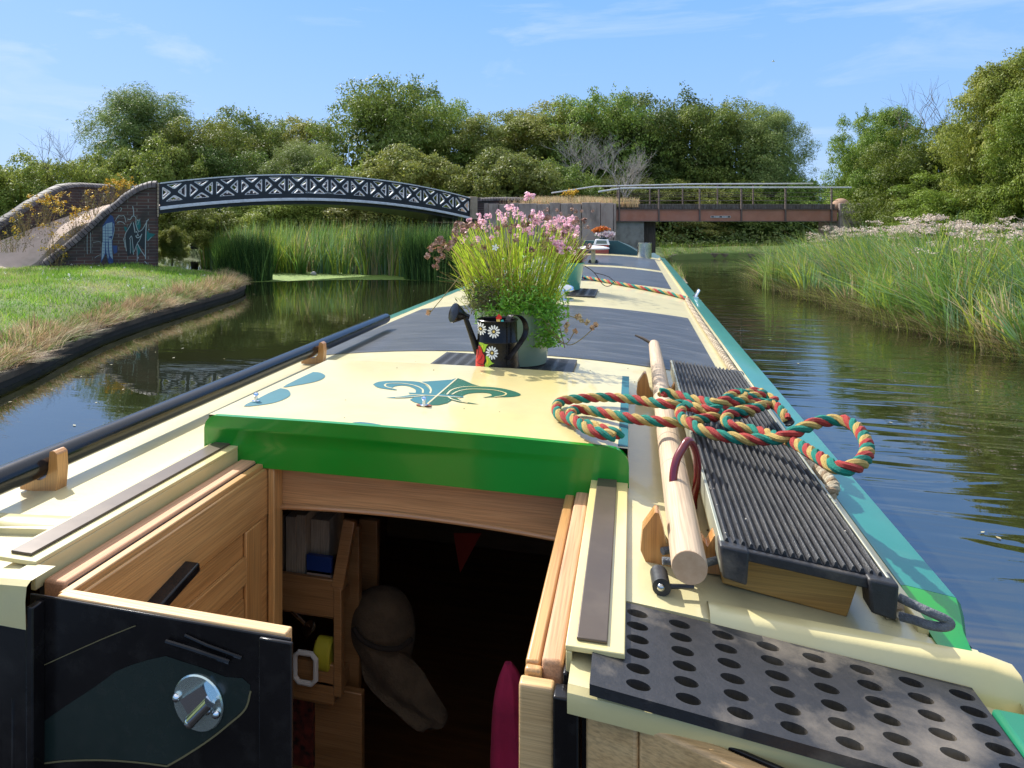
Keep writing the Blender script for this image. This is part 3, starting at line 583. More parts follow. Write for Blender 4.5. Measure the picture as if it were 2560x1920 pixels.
for yy in (1.245, 1.40): m = MB(); m.lathe([(.0213, -.0012), (.0216, 0), (.0213, .0012)], (.068, yy, z0), 24, axis=(0, 1, 0)); m.build('shaft_band', tape, t)
gp = 'pointed timber cradles under the pale pole'
for yy, lab in ((1.005, 'near varnished pointed cradle under the pale pole'), (1.90, 'far varnished pointed cradle under the pale pole, beyond the rope')):
    c = (.066, yy, rz(.066)-.001); out = [(-.046, 0), (.058, 0), (.060, .040), (.050, .052), (.038, .050), (.030, .034)]+[(.024*math.cos(q), .043-.024*math.sin(q)) for q in np.linspace(0, math.pi, 9)]+[(-.027, .058), (-.031, .072), (-.036, .073), (-.052, .048), (-.055, .02)]
    m = MB(); m.fill([out], .026, lambda x, y, z: (c[0]+x, c[1]+z, c[2]+y)); tag(m.build('pole_cradle', M['cradle'], bevel=.002), lab, 'cradle', gp)
m = MB(); c = Vector((.045, .925, rz(.04)+.011)); m.tube([c+Vector((-.012, .02, 0)), c+Vector((-.010, -.016, 0))], .011, 16); m.tube([c+Vector((.0, -.01, .0)), c+Vector((.028, .0, -.002))], .003, 6)
o = m.build('cable_ferrule', M['rubber2']); tag(o, 'small black rubber ferrule on the roof below the end of the pale pole', 'ferrule')
m = MB(); m.sphere(Vector((.034, .9075, rz(.04)+.012)), .005, n=8); o2 = m.build('ferrule_screw', M['steel'], o)
# red hoop
pts = [(1392, 1366), (1386, 1330), (1379, 1290), (1380, 1245), (1388, 1205), (1398, 1170), (1412, 1130)]
raw = [(1696, 1290, .398), (1690, 1262, .385), (1684, 1225, .365), (1684, 1185, .345), (1692, 1148, .332), (1706, 1122, .325), (1720, 1102, .325), (1731, 1112, .33), (1741, 1140, .342), (1745, 1185, .36), (1741, 1215, .375), (1734, 1245, .392), (1734, 1268, .404)]
m = MB(); m.tube(spline([atD(x, y, 1.075+.006*i) for i, (x, y, h) in enumerate(raw)], 4), .0062, 12); tag(m.build('red_hoop', M['redplastic']), 'dark red plastic hoop standing up from the pale pole', 'hoop')
# ---- gangplank with ribbed grip surface
ggm = mat('grey_green_metal', (.30, .31, .24), .4, (.38, .38, .30), 20, metal=.3)
PX0, PX1, PY0, PY1 = .107, .290, .935, 2.10
def pz(x): return CAMZ-(.395+(x-PX0)/(PX1-PX0)*.022)
t = thing('gangplank', ((PX0+PX1)/2, 1.5, 1.22), 'black ribbed boarding plank with rope handles on the right of the roof', 'boarding plank')
m = MB(); nr = 19; prof = []; w = (PX1-PX0-.006)/nr
for i in range(nr):
    x = PX0+.003+i*w; z = pz(x)
    prof += [(x, z-.0035), (x+w*.22, z+.0022), (x+w*.34, z+.0030), (x+w*.48, z+.0022), (x+w*.62, z-.0032)]
prof += [(PX1-.003, pz(PX1)-.003), (PX1-.003, pz(PX1)-.010), (PX0+.003, pz(PX0)-.010)]
ns = 60; rows = []
for k in range(ns+1):
    y = PY0+.002+(PY1-PY0-.004)*k/ns; rows.append([(x, y, z+.0005*math.sin(k*1.7+x*300)) for x, z in prof])
m.grid(rows); n = len(prof); m.f += [tuple(range(n)), tuple(range(ns*n+n-1, ns*n-1, -1))]; m.m += [0, 0]
m.build('ribbed_mat', mat('ribbed_grip', (.012, .012, .014), .42, (.03, .03, .032), 30, bump=.3, bscale=300, dirt=(.2, .18, .15), dscale=14, damt=.14), t)
m = MB()
for x0, x1 in ((PX0-.002, PX0+.0028), (PX1-.0028, PX1+.001)): m = MB(); m.hexa([(x0,PY0,pz(x0)-.04),(x1,PY0,pz(x1)-.04),(x1,PY1,pz(x1)-.04),(x0,PY1,pz(x0)-.04)], [(x0,PY0,pz(x0)),(x1,PY0,pz(x1)),(x1,PY1,pz(x1)),(x0,PY1,pz(x0))]); m.build('side_channel', ggm, t, bevel=.001)
for y0, y1 in ((PY0-.008, PY0+.001), (PY1-.001, PY1+.008)): m = MB(); m.hexa([(PX0,y0,pz(PX0)-.016),(PX1,y0,pz(PX1)-.016),(PX1,y1,pz(PX1)-.016),(PX0,y1,pz(PX0)-.016)], [(PX0,y0,pz(PX0)-.003),(PX1,y0,pz(PX1)-.003),(PX1,y1,pz(PX1)-.003),(PX0,y1,pz(PX0)-.003)]); m.build('end_trim', M['rubber'], t, bevel=.002)
for x0, x1 in ((PX0-.004, PX0+.030), (PX1-.026, PX1+.006)):
    for y0, y1 in ((PY0-.014, PY0+.02), (PY1-.02, PY1+.014)):
        m = MB(); m.hexa([(x0+.003,y0,pz(x0)-.041),(x1-.003,y0,pz(x1)-.043),(x1-.003,y1,pz(x1)-.043),(x0+.003,y1,pz(x0)-.041)], [(x0,y0,pz(x0)-.001),(x1,y0,pz(x1)-.001),(x1,y1,pz(x1)-.001),(x0,y1,pz(x0)-.001)]); m.build('corner_foot', M['rubber'], t, bevel=.003)
m = MB(); m.hexa([(PX0+.004,PY0+.032,rz(PX0)+.004),(PX1-.036,PY0+.032,rz(PX1)+.004),(PX1-.05,PY1-.003,rz(PX1)+.010),(PX0+.004,PY1-.003,rz(PX0)+.006)], [(PX0+.004,PY0+.032,pz(PX0)-.014),(PX1-.02,PY0+.032,pz(PX1)-.014),(PX1-.035,PY1-.003,pz(PX1)-.014),(PX0+.004,PY1-.003,pz(PX0)-.014)])
m.build('timber_core', woodmat('golden_stained_timber', (.36, .17, .03), (.48, .26, .06), 0, .6, .1), t, bevel=.002)
hd = [(2248, 1494, .445), (2285, 1512, .447), (2330, 1533, .45), (2366, 1549, .455), (2375, 1560, .459), (2358, 1567, .463), (2320, 1562, .465), (2285, 1550, .466), (2250, 1541, .468)]
m = MB(); m.tube(spline([atH(x, y, h) for x, y, h in hd], 5), .0052, 12); m.build('rope_handle', M['greyrope'], t)
for ya, yb in ((1372, 1372), (1402, 1414)):
    m = MB(); P = [atH(x, y, .44) for x, y in ((1802, ya-5), (1770, yb-8), (1730, yb), (1680, ya+2), (1656, ya+6 if ya < 1390 else ya))]
    m.tube(spline(P, 4), .0048, 12); m.build('rope_handle', M['greyrope'], t)
m = MB()
for i in range(40):
    y = random.uniform(PY0+.01, PY1-.1); x = random.choice([random.uniform(PX0, PX0+.012), random.uniform(PX0, PX1), random.uniform(PX1-.02, PX1)]); s = random.uniform(.0008, .0019)
    m.box(x, x+s, y, y+s*1.4, pz(x)+.0025, pz(x)+.0025+s)
tag(m.build('grit', mat('pale_grit', (.4, .36, .3), .9), smooth=False), 'pale grit scattered on the ribbed black plank', 'grit', kind='stuff')
m = MB()
for i in range(150):
    q = abs(random.gauss(0, 1)); x = .205+random.gauss(0, .012); y = PY0-.026+random.uniform(-.012, .016); s = random.uniform(.0006, .0022); m.box(x, x+s*1.6, y, y+s, rz(x)-.0003, rz(x)+s)
tag(m.build('debris', mat('dark_leaf_litter', (.05, .03, .015), .9, (.2, .13, .07), 400), smooth=False), 'dark crumbs of dirt on the roof in front of the ribbed plank', 'dirt', kind='stuff')
# ---- perforated rubber mat on the stern roof
MX0, MX1 = -.040, .348
def perf(name, mp, x0, x1, y0, y1, hx, hy, px, py, ox, oy, th, mt, stag=False, slot=1, lab=None, cat='mat', group=None, hole=None):
    loops = [[(x0, y0), (x1, y0), (x1, y1), (x0, y1)]]; j = 0; y = y0+oy
    while y < y1-hy*.9:
        x = x0+ox
        while x < x1-hx*.9:
            loops.append([(x+hx*math.cos(t), y+hy*math.sin(t)) for t in np.linspace(0, 2*math.pi, 20, endpoint=False)]); x += px
        y += py; j += 1
    m = MB(); m.fill(loops, th, lambda x, y, z: mp(x, y, z+th/2)); o = m.build(name, mt, smooth=False)
    return tag(o, lab, cat, group)
def mpm(x, y, z): return (x, y-.0, rz(x)+.0012+z)
mm = perf('perforated_mat', lambda x, y, z: (x, y, rz(MX0)+(rz(MX1)-rz(MX0))*(x-MX0)/(MX1-MX0)-.0080+z), MX0, MX1, .704, .873, .0118, .0078, .0465, .0262, .046, .0190, .011, M['rubber'], lab='thick black rubber mat with oval holes on the stern roof', cat='mat')
# slotted mats under the flower pots
perf('slotted_mat', lambda x, y, z: (x, y, rz(x)+.001+z), -.585, -.165, 1.985, 2.245, .0145, .0042, .036, .0175, .022, .012, .010, M['rubber2'], lab='black slotted plastic mat under the watering can and its flower pot', group='slotted mats under the pots')
perf('slotted_mat', lambda x, y, z: (x, y, rz(x)+.001+z), -.66, -.205, 4.13, 4.55, .02, .011, .05, .035, .03, .024, .010, M['rubber2'], lab='black slotted plastic mat under the aqua bucket further along the roof', group='slotted mats under the pots')
# ---- coloured twisted rope
ROPE = [mat('rope_red', (.50, .045, .03), .75, (.40, .03, .025), 90, bump=.7, bscale=900), mat('rope_yellow', (.62, .43, .12), .75, (.52, .34, .09), 90, bump=.7, bscale=900), mat('rope_green', (.0, .27, .19), .75, (.0, .2, .14), 90, bump=.7, bscale=900)]
Z4 = lambda x, y: (1350+x*.42194, 800+y*.42194)
def rp(L): return [atH(*Z4(x, y), h) for x, y, h in L]
RR = .0098; PITCH = .058
m = MB()
A1 = [(1250,545,.375),(1150,560,.375),(1050,520,.37),(950,530,.368),(870,500,.366),(780,500,.366),(690,492,.368),(560,472,.372),(400,458,.374),(250,466,.375),(140,478,.377),(98,510,.377),(110,560,.377),(170,590,.377),(240,612,.374),(310,628,.372),(380,652,.372),(450,672,.374),(478,680,.377)]
A2 = [(1080,570,.376),(1020,575,.376),(950,590,.376),(880,605,.373),(830,608,.372),(760,606,.372),(690,600,.373),(600,592,.375),(520,580,.376),(430,562,.377),(340,545,.378),(260,530,.378),(200,535,.377),(180,565,.372),(215,600,.368),(270,640,.368),(330,664,.368),(400,680,.369),(455,690,.370)]
A3 = [(715,432,.360),(760,432,.362),(820,448,.364),(900,470,.364),(960,480,.362),(1030,492,.356),(1090,480,.352),(1130,448,.350),(1180,432,.350),(1205,446,.352),(1190,468,.358),(1140,490,.362),(1100,520,.366),(1060,545,.368)]
A4 = [(840,520,.360),(830,560,.362),(860,600,.362),(910,625,.362),(960,652,.362),(1050,680,.364),(1150,698,.364),(1260,708,.362),(1360,706,.358),(1440,695,.350),(1510,665,.342),(1580,632,.335),(1660,604,.330),(1740,595,.328),(1810,600,.326),(1870,632,.326),(1912,685,.328),(1938,750,.330),(1925,815,.332),(1880,862,.334),(1810,880,.336),(1740,868,.338),(1670,825,.342),(1590,775,.348),(1520,735,.354),(1450,705,.362),(1360,680,.370),(1270,655,.374),(1190,640,.374),(1130,625,.373),(1100,595,.371),(1120,560,.368),(1180,540,.366),(1260,530,.366),(1320,505,.366)]
A5 = [(850,505,.366),(930,520,.367),(1020,535,.366),(1100,500,.360),(1180,480,.358),(1260,455,.360),(1320,440,.362),(1290,425,.363),(1230,430,.362)]
A6 = [(1160,490,.366),(1240,495,.368),(1320,490,.370),(1390,505,.372),(1430,540,.374),(1455,575,.378),(1470,598,.383)]
A7 = [(1200,440,.357),(1270,432,.362),(1340,455,.366),(1390,480,.369),(1300,515,.371),(1200,530,.372),(1110,545,.372)]
for L in (A1, A2, A3, A4, A5, A6, A7): twisted(m, spline(rp(L), 6), RR, PITCH)
tag(m.build('coloured_rope', ROPE), 'thick red yellow and green twisted rope looped over the hatch and plank', 'rope')
m = MB(); q = rp([A6[-1], (1476, 606, .386), (1480, 612, .388)]); m.tube(q, .0098, 10); tag(m.build('rope_whipping', M['rubber2'], bpy.data.objects['coloured_rope']))
m = MB()
for i in range(70):
    x = random.uniform(-1.1, .25); y = random.choice([random.uniform(.9, 2.3), random.uniform(3.75, 5.2)]); s = random.uniform(.0007, .002); z = hz(x) if (1.27 < y < 1.84 and -.82 < x < -.01) else rz(x)
    if 1.84 > y > .76 and (-.83 < x < -.05) and y < 1.26: continue
    m.box(x, x+s*1.5, y, y+s, z, z+s*.6)
tag(m.build('roof_specks', mat('dark_specks', (.05, .035, .02), .9), smooth=False), 'tiny dark specks of dirt scattered on the cream roof paint', 'dirt', kind='stuff')
# second coloured rope across the roof
P = [(-.345, 5.38, rz(-.345)+.014), (-.25, 5.25, 0), (-.12, 5.08, 0), (0, 4.95, 0), (.14, 4.83, 0), (.24, 4.74, 0), (.30, 4.66, 0), (.335, 4.60, 0)]
P = [(x, y, rz(x)+.0125) for x, y, z in P]; m = MB(); twisted(m, spline(P, 8), .0125, .11)
tag(m.build('coloured_rope', ROPE), 'red yellow and green centre line crossing the roof beyond the flower pots', 'rope')
m = MB(); m.tube([(-.40, 5.33, rz(-.4)+.002), (-.40, 5.33, rz(-.4)+.06)], .012, 12); m.lathe([(.02, 0), (.022, .03), (.016, .045), (.0001, .046)], (-.40, 5.33, rz(-.4)+.045), 14); m.build('centre_cleat', M['black'], boat)
m = MB(); m.lathe([(.018, 0), (.024, .02), (.018, .045), (.0001, .05)], (-.375, 5.36, rz(-.38)), 12); tag(m.build('rope_ball', mat('blue_plastic', (.03, .2, .45), .4)), 'small blue bead at the inner end of the crossing rope', 'bead')
# white rope laid along the handrail
WR = [mat('white_rope_%s' % k, c, .85, c2, 90, bump=.7, bscale=900) for k, c, c2 in (('a', (.62, .52, .36), (.5, .4, .26)), ('b', (.68, .60, .44), (.56, .46, .32)), ('c', (.38, .27, .16), (.30, .2, .12)))]
P = [(.310, .985, 0), (.316, 1.02, 0), (.310, 1.10, 0), (.314, 1.3, 0), (.313, 1.6, 0), (.3155, 2.0, 0), (.313, 2.4, 0), (.315, 3.0, 0), (.314, 3.7, 0), (.317, 4.3, 0), (.325, 4.58, 0)]
P = [(x, y, rz(x)+.0125) for x, y, z in P]; m = MB(); twisted(m, spline(P, 8), .0122, .036, n=6)
twisted(m, spline([(.322, 1.33, rz(.32)+.03), (.335, 1.36, rz(.32)+.036), (.332, 1.42, rz(.32)+.036), (.318, 1.47, rz(.32)+.034), (.322, 1.56, rz(.32)+.03)], 6), .011, .036)
tag(m.build('white_rope', WR), 'cream three strand rope laid along the inside of the right handrail', 'rope')
# cleat clip on handrail
m = MB(); p = Vector((.385, 4.72, 1.21)); m.box(p.x-.014, p.x+.014, p.y-.05, p.y+.05, p.z-.002, p.z+.012); m.tube([p+Vector((0, -.04, .01)), p+Vector((.02, -.03, .05)), p+Vector((.02, .03, .05)), p+Vector((0, .04, .01))], .007, 10); m.tube([p+Vector((.022, -.04, -.01)), p+Vector((.03, -.03, -.04))], .009, 8)
m.build('rail_clip', M['chrome'], boat, bevel=.002)
# ---- watering can
wc = Vector((-.354, 1.905, rz(-.354)+.012)); vw = Vector((wc.x, wc.y, 0)).normalized(); sd = Vector((vw.y, -vw.x, 0))   # sd = to the right in view
t = thing('watering_can', wc, 'black enamel watering can painted with daisies and red rose', 'watering can')
r0, r1, Hc = .0625, .0545, .158
def cr(z): return r0+(r1-r0)*min(1, z/.10) if z < .10 else r1-.001
m = MB(); m.lathe([(.0001, .001), (r0, 0), (r0+.001, .002), (cr(.05), .05), (cr(.098), .098), (r1+.0016, .101), (r1, .104), (r1-.001, Hc-.003), (r1+.002, Hc), (r1, Hc+.0015), (r1-.003, Hc-.002), (r1-.004, .02), (.0001, .018)], wc, 48); m.tube([wc+sd*.026-vw*(cr(z)*.905+.001)+Vector((0,0,z)) for z in (.003, .05, .1, .155)], .0011, 6)
m.build('can_body', M['black'], t)
def onc(phi, z, off=.0009): a = sd*math.sin(phi)-vw*math.cos(phi); return wc+a*(cr(z)+off)+Vector((0, 0, z))
def cx2(x, y): # px in zoom (1120,760,.12658) -> phi,z on the can
    dx = (x-880)/ (1340-880)*1.0; z = (1320-y)/(1320-260)*Hc; s = (1120+x*.12658-1242)*.4/FOC*1.925/cr(max(0, z)); return math.asin(max(-.98, min(.98, s))), z
m = MB()
def cpoly(pts, mi, off=.0009, n=1):
    P = [cx2(*p) for p in pts]
    if mi in (0, 6): m.add([onc(a, z, off) for a, z in P], [tuple(range(len(P)))], mi); return
    bm = bmesh.new(); bm.faces.new([bm.verts.new((a*.06, z, 0)) for a, z in P]); bmesh.ops.triangulate(bm, faces=bm.faces[:]); bmesh.ops.subdivide_edges(bm, edges=bm.edges[:], cuts=5, use_grid_fill=True); bm.verts.index_update()
    m.add([onc(v.co.x/.06, v.co.y, off) for v in bm.verts], [tuple(v.index for v in f.verts) for f in bm.faces], mi); bm.free()
def daisy(x, y, r, a0=0, np_=12):
    for k in range(np_):
        t_ = 2*math.pi*(k+a0)/np_; c_, s_ = math.cos(t_), math.sin(t_); L = []
        for u, w in ((.30, 0), (.45, .10), (.75, .135), (.93, .09), (1.0, 0), (.93, -.09), (.75, -.135), (.45, -.10)): L.append((x+r*(u*c_-w*s_), y+r*(u*s_+w*c_)))
        cpoly(L, 0)
    cpoly([(x+r*.2*math.cos(q), y+r*.2*math.sin(q)) for q in np.linspace(0, 6.28, 10, endpoint=False)], 1, .0012)
for d in ((642, 405, 118), (895, 432, 122, .3), (862, 808, 122, .1), (812, 1205, 118, .5), (560, 1215, 100)): daisy(*d)
Rr = (560, 660)
for pts, mi in (([(600,720),(640,715),(665,760),(680,830),(715,860),(722,930),(700,1010),(715,1040),(700,1085),(620,1105),(545,1110),(535,1040),(545,960),(540,860),(555,800),(590,790)], 2),
                ([(595,730),(612,760),(606,860),(580,930),(545,980),(570,930),(592,860),(598,790)], 3), ([(690,850),(650,920),(600,990),(556,1015),(600,1000),(660,940)], 3), ([(715,1010),(660,1025),(600,1015),(560,1010),(600,1030),(680,1042)], 3),
                ([(615,650),(680,650),(730,665),(790,665),(755,700),(745,740),(725,800),(700,810),(680,760),(640,700),(610,675)], 4), ([(650,665),(700,700),(690,760),(680,720)], 5),
                ([(745,865),(800,880),(830,930),(860,975),(905,985),(860,1005),(830,1020),(790,1060),(740,1068),(722,1030),(760,960),(748,910)], 4), ([(770,900),(800,960),(780,1030),(760,980)], 5),
                ([(600,1100),(685,1110),(690,1160),(665,1220),(655,1275),(620,1250),(590,1200),(580,1140)], 4), ([(630,1120),(660,1150),(645,1220),(620,1180)], 5),
                ([(960,150),(985,115),(1010,125),(1045,160),(1045,200),(1000,215),(950,215),(935,180)], 2), ([(945,205),(1010,200),(1020,255),(975,265),(945,240)], 1), ([(1030,225),(1070,215),(1085,240),(1065,265),(1035,265)], 6)):
    cpoly(pts, mi, .0010 if mi in (2, 4, 6, 1) else .0015)
ps = [mat(n_, c, .35) for n_, c in (('daisy_white', (.85, .85, .82)), ('daisy_yellow', (.75, .55, .15)), ('rose_red', (.62, .02, .012)), ('rose_dark', (.22, .005, .004)), ('leaf_yellow_green', (.40, .62, .03)), ('leaf_bright_yellow', (.75, .7, .03)), ('aqua_dot', (.05, .5, .5)))]
m.build('painted_flowers', ps, t, smooth=False)
def cpt(x, y, D): return atD(1120+x*.12658, 760+y*.12658, D)
Dc = 1.905*CT+.354*ST
sp0 = wc-sd*.055+Vector((0, 0, .072)); sp1 = cpt(330, 235, Dc)
m = MB(); m.tube([sp0+sd*.004-Vector((0,0,.008)), sp0, (sp0+sp1)/2, sp1], [.011, .0105, .0082, .0068], 16); m.build('spout', M['black'], t)
rc_ = cpt(140, 195, Dc-.005); ax = (rc_-sp1).normalized(); m = MB(); m.lathe([(.007, -.012), (.009, 0), (.018, .014), (.0265, .030), (.0275, .034), (.0265, .036), (.0001, .041)], sp1, 26, axis=ax+Vector((0,0,.1))-vw*.25); m.build('rose_head', M['black'], t)
hp = [(1180, 330), (1240, 235), (1330, 215), (1420, 245), (1500, 330), (1535, 440), (1535, 540), (1500, 650), (1430, 760), (1330, 900), (1230, 1030), (1165, 1090)]
P = spline([cpt(x, y, Dc-.062+.012*math.sin(i/11*3.14)) for i, (x, y) in enumerate(hp)], 5); a = []; b = []
dv = (sd*.75-vw*.65).normalized()*.0085
rows = []
for i, p in enumerate(P):
    d = (P[min(i+1, len(P)-1)]-P[max(i-1, 0)]).normalized(); nn = d.cross(dv).normalized()*.0012; rows.append([p-dv+nn, p+dv+nn, p+dv-nn, p-dv-nn, p-dv+nn])
m = MB(); m.grid(rows); m.build('handle', M['black'], t)
# ---- plants: generic helpers
def stalks(name, P0, P1, w, mt, parent, bend=.3, seg=4):
    """curved thin stalks from P0 to P1 as crossed ribbons"""
    n = len(P0); V = []; d = P1-P0; out = unit(np.stack([d[:, 0], d[:, 1], np.zeros(n)], 1)+1e-6); a = rng.uniform(0, math.pi, n); sdv = np.stack([np.cos(a), np.sin(a), 0*a], 1)*w/2
    rows = []
    for k in range(seg+1):
        t = k/seg; c = P0+d*t; c[:, 2] += np.linalg.norm(d[:, :2], axis=1)*bend*4*t*(1-t)*.5; rows += [c-sdv*(1-.4*t), c+sdv*(1-.4*t)]
    V = np.stack(rows, 1).reshape(-1, 3); q = 2*(seg+1); F_ = np.concatenate([np.arange(n)[:, None]*q+np.array([2*k, 2*k+1, 2*k+3, 2*k+2]) for k in range(seg)], 0)
    return V, F_
STEM = mat('thrift_stem', (.42, .52, .04), .6, (.28, .42, .03), 8, transl=.45, island=.4)
STEM2 = mat('dry_stem', (.42, .33, .12), .7, (.34, .26, .10), 8, transl=.3, island=.35)
LEAFB = mat('basil_leaf', (.14, .36, .03), .45, (.22, .45, .04), 10, transl=.4, island=.4)
PINK = mat('pink_petal', (.92, .60, .66), .6, (.82, .48, .58), 40, transl=.3, island=.3)
SEED = mat('faded_flower_head', (.42, .26, .20), .9, (.30, .18, .13), 60, island=.4)
STRAW = mat('withered_leaf', (.34, .17, .06), .85, (.22, .10, .04), 20, transl=.2, island=.5)
def heads(C, r, per, size):
    n = len(C); d = unit(rng.normal(0, 1, (n*per, 3))); P = np.repeat(C, per, 0)+d*r; return leaves(P, d, size, .7, .5)
# flower pot behind the can
pc = Vector((-.342, 2.145, rz(-.342)+.012)); t = thing('flower_pot', pc, 'sage green bucket of pink thrift behind the black watering can', 'potted plant')
m = MB(); m.lathe([(.0001, .001), (.092, 0), (.093, .004), (.118, .158), (.1225, .162), (.1225, .168), (.117, .168), (.113, .150), (.0001, .150)], pc, 40); m.build('pot', mat('sage_enamel', (.27, .38, .26), .35, (.22, .33, .22), 6, coat=.4, dirt=(.4, .38, .28), dscale=8, damt=.5), t)
m = MB(); m.lathe([(.0001, .158), (.112, .152)], pc, 20); m.build('soil', mat('soil', (.03, .02, .012), .95, (.08, .05, .03), 60, bump=1), t)
top = np.array(pc)+np.array([0, 0, .155])
def pt_tip(n, x0, x1, yf, D0, D1):
    xs = rng.uniform(x0, x1, n); out = []
    for x in xs:
        y = yf(x); D = rng.uniform(D0, D1); out.append(tuple(atD(x, y, D)))
    return np.array(out)
def base(n, r=.1):
    a = rng.uniform(0, 2*math.pi, n); q = r*np.sqrt(rng.uniform(0, 1, n)); return top+np.stack([q*np.cos(a), q*np.sin(a), 0*a], 1)
nS = 330
tops = lambda x: 535+abs(x-1290)**1.5*.028-rng.uniform(0, 1)*18+abs(rng.normal(0, 1))*42
tip = pt_tip(nS, 1120, 1470, tops, 2.0, 2.32); b0 = base(nS)
b0[:, 0] = top[0]+(tip[:, 0]-top[0])*.45+rng.normal(0, .02, nS); V, F_ = stalks('', b0, tip, .0034, None, None, .12); Vs = [V]; Fs = [F_]
# wide fan of shorter leaves
nL = 230; tip = pt_tip(nL, 1120, 1440, lambda x: 640+rng.uniform(-60, 110), 2.0, 2.3); b1 = base(nL); b1[:, 0] = top[0]+(tip[:, 0]-top[0])*.6; V, F_ = stalks('', b1, tip, .0038, None, None, .1); Fs.append(F_+len(Vs[0])); Vs.append(V)
array_mesh('stems', np.concatenate(Vs)-np.array(pc), np.concatenate(Fs), STEM, t)
nD = 260; tip = pt_tip(nD, 1090, 1440, lambda x: 640+rng.uniform(-90, 130), 1.95, 2.3); b1 = base(nD, .11); V, F_ = stalks('', b1, tip, .0022, None, None, .15)
left = [(1068,640),(1075,622),(1085,614),(1095,603),(1101,598),(1105,605),(1120,618),(1100,624),(1135,600),(1138,588),(1138,576),(1143,560),(1166,565),(1090,668),(1105,640),(1160,580),(1185,612),(1208,618),(1154,562),(1178,562),(1092,650),(1130,607)]
tl = np.array([tuple(atD(x, y, rng.uniform(2.0, 2.15))) for x, y in left]); bl = base(len(left), .05)-np.array([.06, 0, 0]); V2, F2 = stalks('', bl, tl, .0026, None, None, .35, 6)
array_mesh('dry_stems', np.concatenate([V, V2])-np.array(pc), np.concatenate([F_, np.zeros((0, 4), int)]), STEM2, t); array_mesh('outer_stems', V2-np.array(pc), F2, STEM2, t)
V, F_ = heads(tl, .008, 20, .006)
ex = pt_tip(34, 1190, 1480, lambda x: rng.uniform(540, 625), 1.98, 2.2); V2, F2 = heads(ex, .007, 18, .006); array_mesh('seed_heads', np.concatenate([V, V2])-np.array(pc), np.concatenate([F_, F2+len(V)]), SEED, t)
def pk(x): return 512+abs(x-1290)**1.4*.045+abs(rng.normal(0, 1))*34
C = np.concatenate([pt_tip(70, 1150, 1455, pk, 2.02, 2.3), pt_tip(26, 1290, 1450, lambda x: rng.uniform(540, 585), 2.0, 2.15), np.array([tuple(atD(1390+random.gauss(0, 9), 610+random.gauss(0, 8), 2.0)) for i in range(10)]), np.array([tuple(atD(1318+random.gauss(0, 6), 492+random.gauss(0, 4), 2.15)) for i in range(4)])])
V, F_ = heads(C, .0072, 13, .0050); array_mesh('pink_flowers', V-np.array(pc), F_, PINK, t)
# leafy mound
nm = 5200; a = rng.uniform(0, 1, nm); X = rng.normal(1305, 55, nm); Yp = 790-rng.gamma(2, 16, nm)+np.abs(X-1305)*.12; sel = rng.uniform(0, 1, nm) < .34; X[sel] = rng.normal(1366, 18, sel.sum()); Yp[sel] = rng.uniform(760, 868, sel.sum())
X = np.clip(X, 1190, 1420)
P = np.array([tuple(atD(x, y, d)) for x, y, d in zip(X, Yp, rng.uniform(2.0, 2.22, nm))]); V, F_ = leaves(P, np.tile([.0, -.4, .8], (nm, 1)), .0068, .42, .6); array_mesh('leafy_mound', V-np.array(pc), F_, LEAFB, t)
nm = 1500; X = rng.normal(1205, 22, nm); Yp = rng.normal(745, 20, nm); P = np.array([tuple(atD(x, y, d)) for x, y, d in zip(X, Yp, rng.uniform(2.02, 2.15, nm))]); V, F_ = leaves(P, np.tile([.0, -.4, .8], (nm, 1)), .006, .25, .9); array_mesh('withered_leaves', V-np.array(pc), F_, mat('grey_brown_leaf', (.16, .13, .06), .8, (.12, .15, .05), 12, island=.5, transl=.2), t)
sprigs = [[(1370,800),(1390,840),(1420,862),(1450,850),(1490,815)], [(1360,800),(1380,830),(1400,846)], [(1405,785),(1440,795),(1465,808)], [(1362,820),(1410,860),(1436,830)], [(1150,690),(1110,740),(1072,785)], [(1385,780),(1400,820),(1412,870)]]
m = MB()
for s_ in sprigs: m.tube(spline([atD(x, y, 2.02) for x, y in s_], 6), .0013, 5)
m.build('trailing_sprigs', STEM2, t)
C = np.array([tuple(atD(x+random.gauss(0, 3), y+random.gauss(0, 3), 2.02)) for x, y in ((1490,815),(1468,808),(1455,800),(1448,795),(1418,815),(1436,830),(1412,825),(1072,785),(1445,790),(1478,818)) for k in range(2)]); V, F_ = heads(C, .004, 8, .006); array_mesh('trailing_buds', V-np.array(pc), F_, mat('cream_bud', (.62, .5, .25), .7, (.6, .3, .15), 40), t)
m = MB(); p = atD(1238, 619, 1.98)
for k in range(5):
    q = 2*math.pi*k/5; u = sd*math.cos(q)+Vector((0, 0, 1))*math.sin(q); w_ = sd*-math.sin(q)+Vector((0, 0, 1))*math.cos(q); m.add([p, p+u*.006+w_*.003, p+u*.011, p+u*.006-w_*.003], [(0, 1, 2, 3)])
m.build('white_flower', ps[0], t, smooth=False)
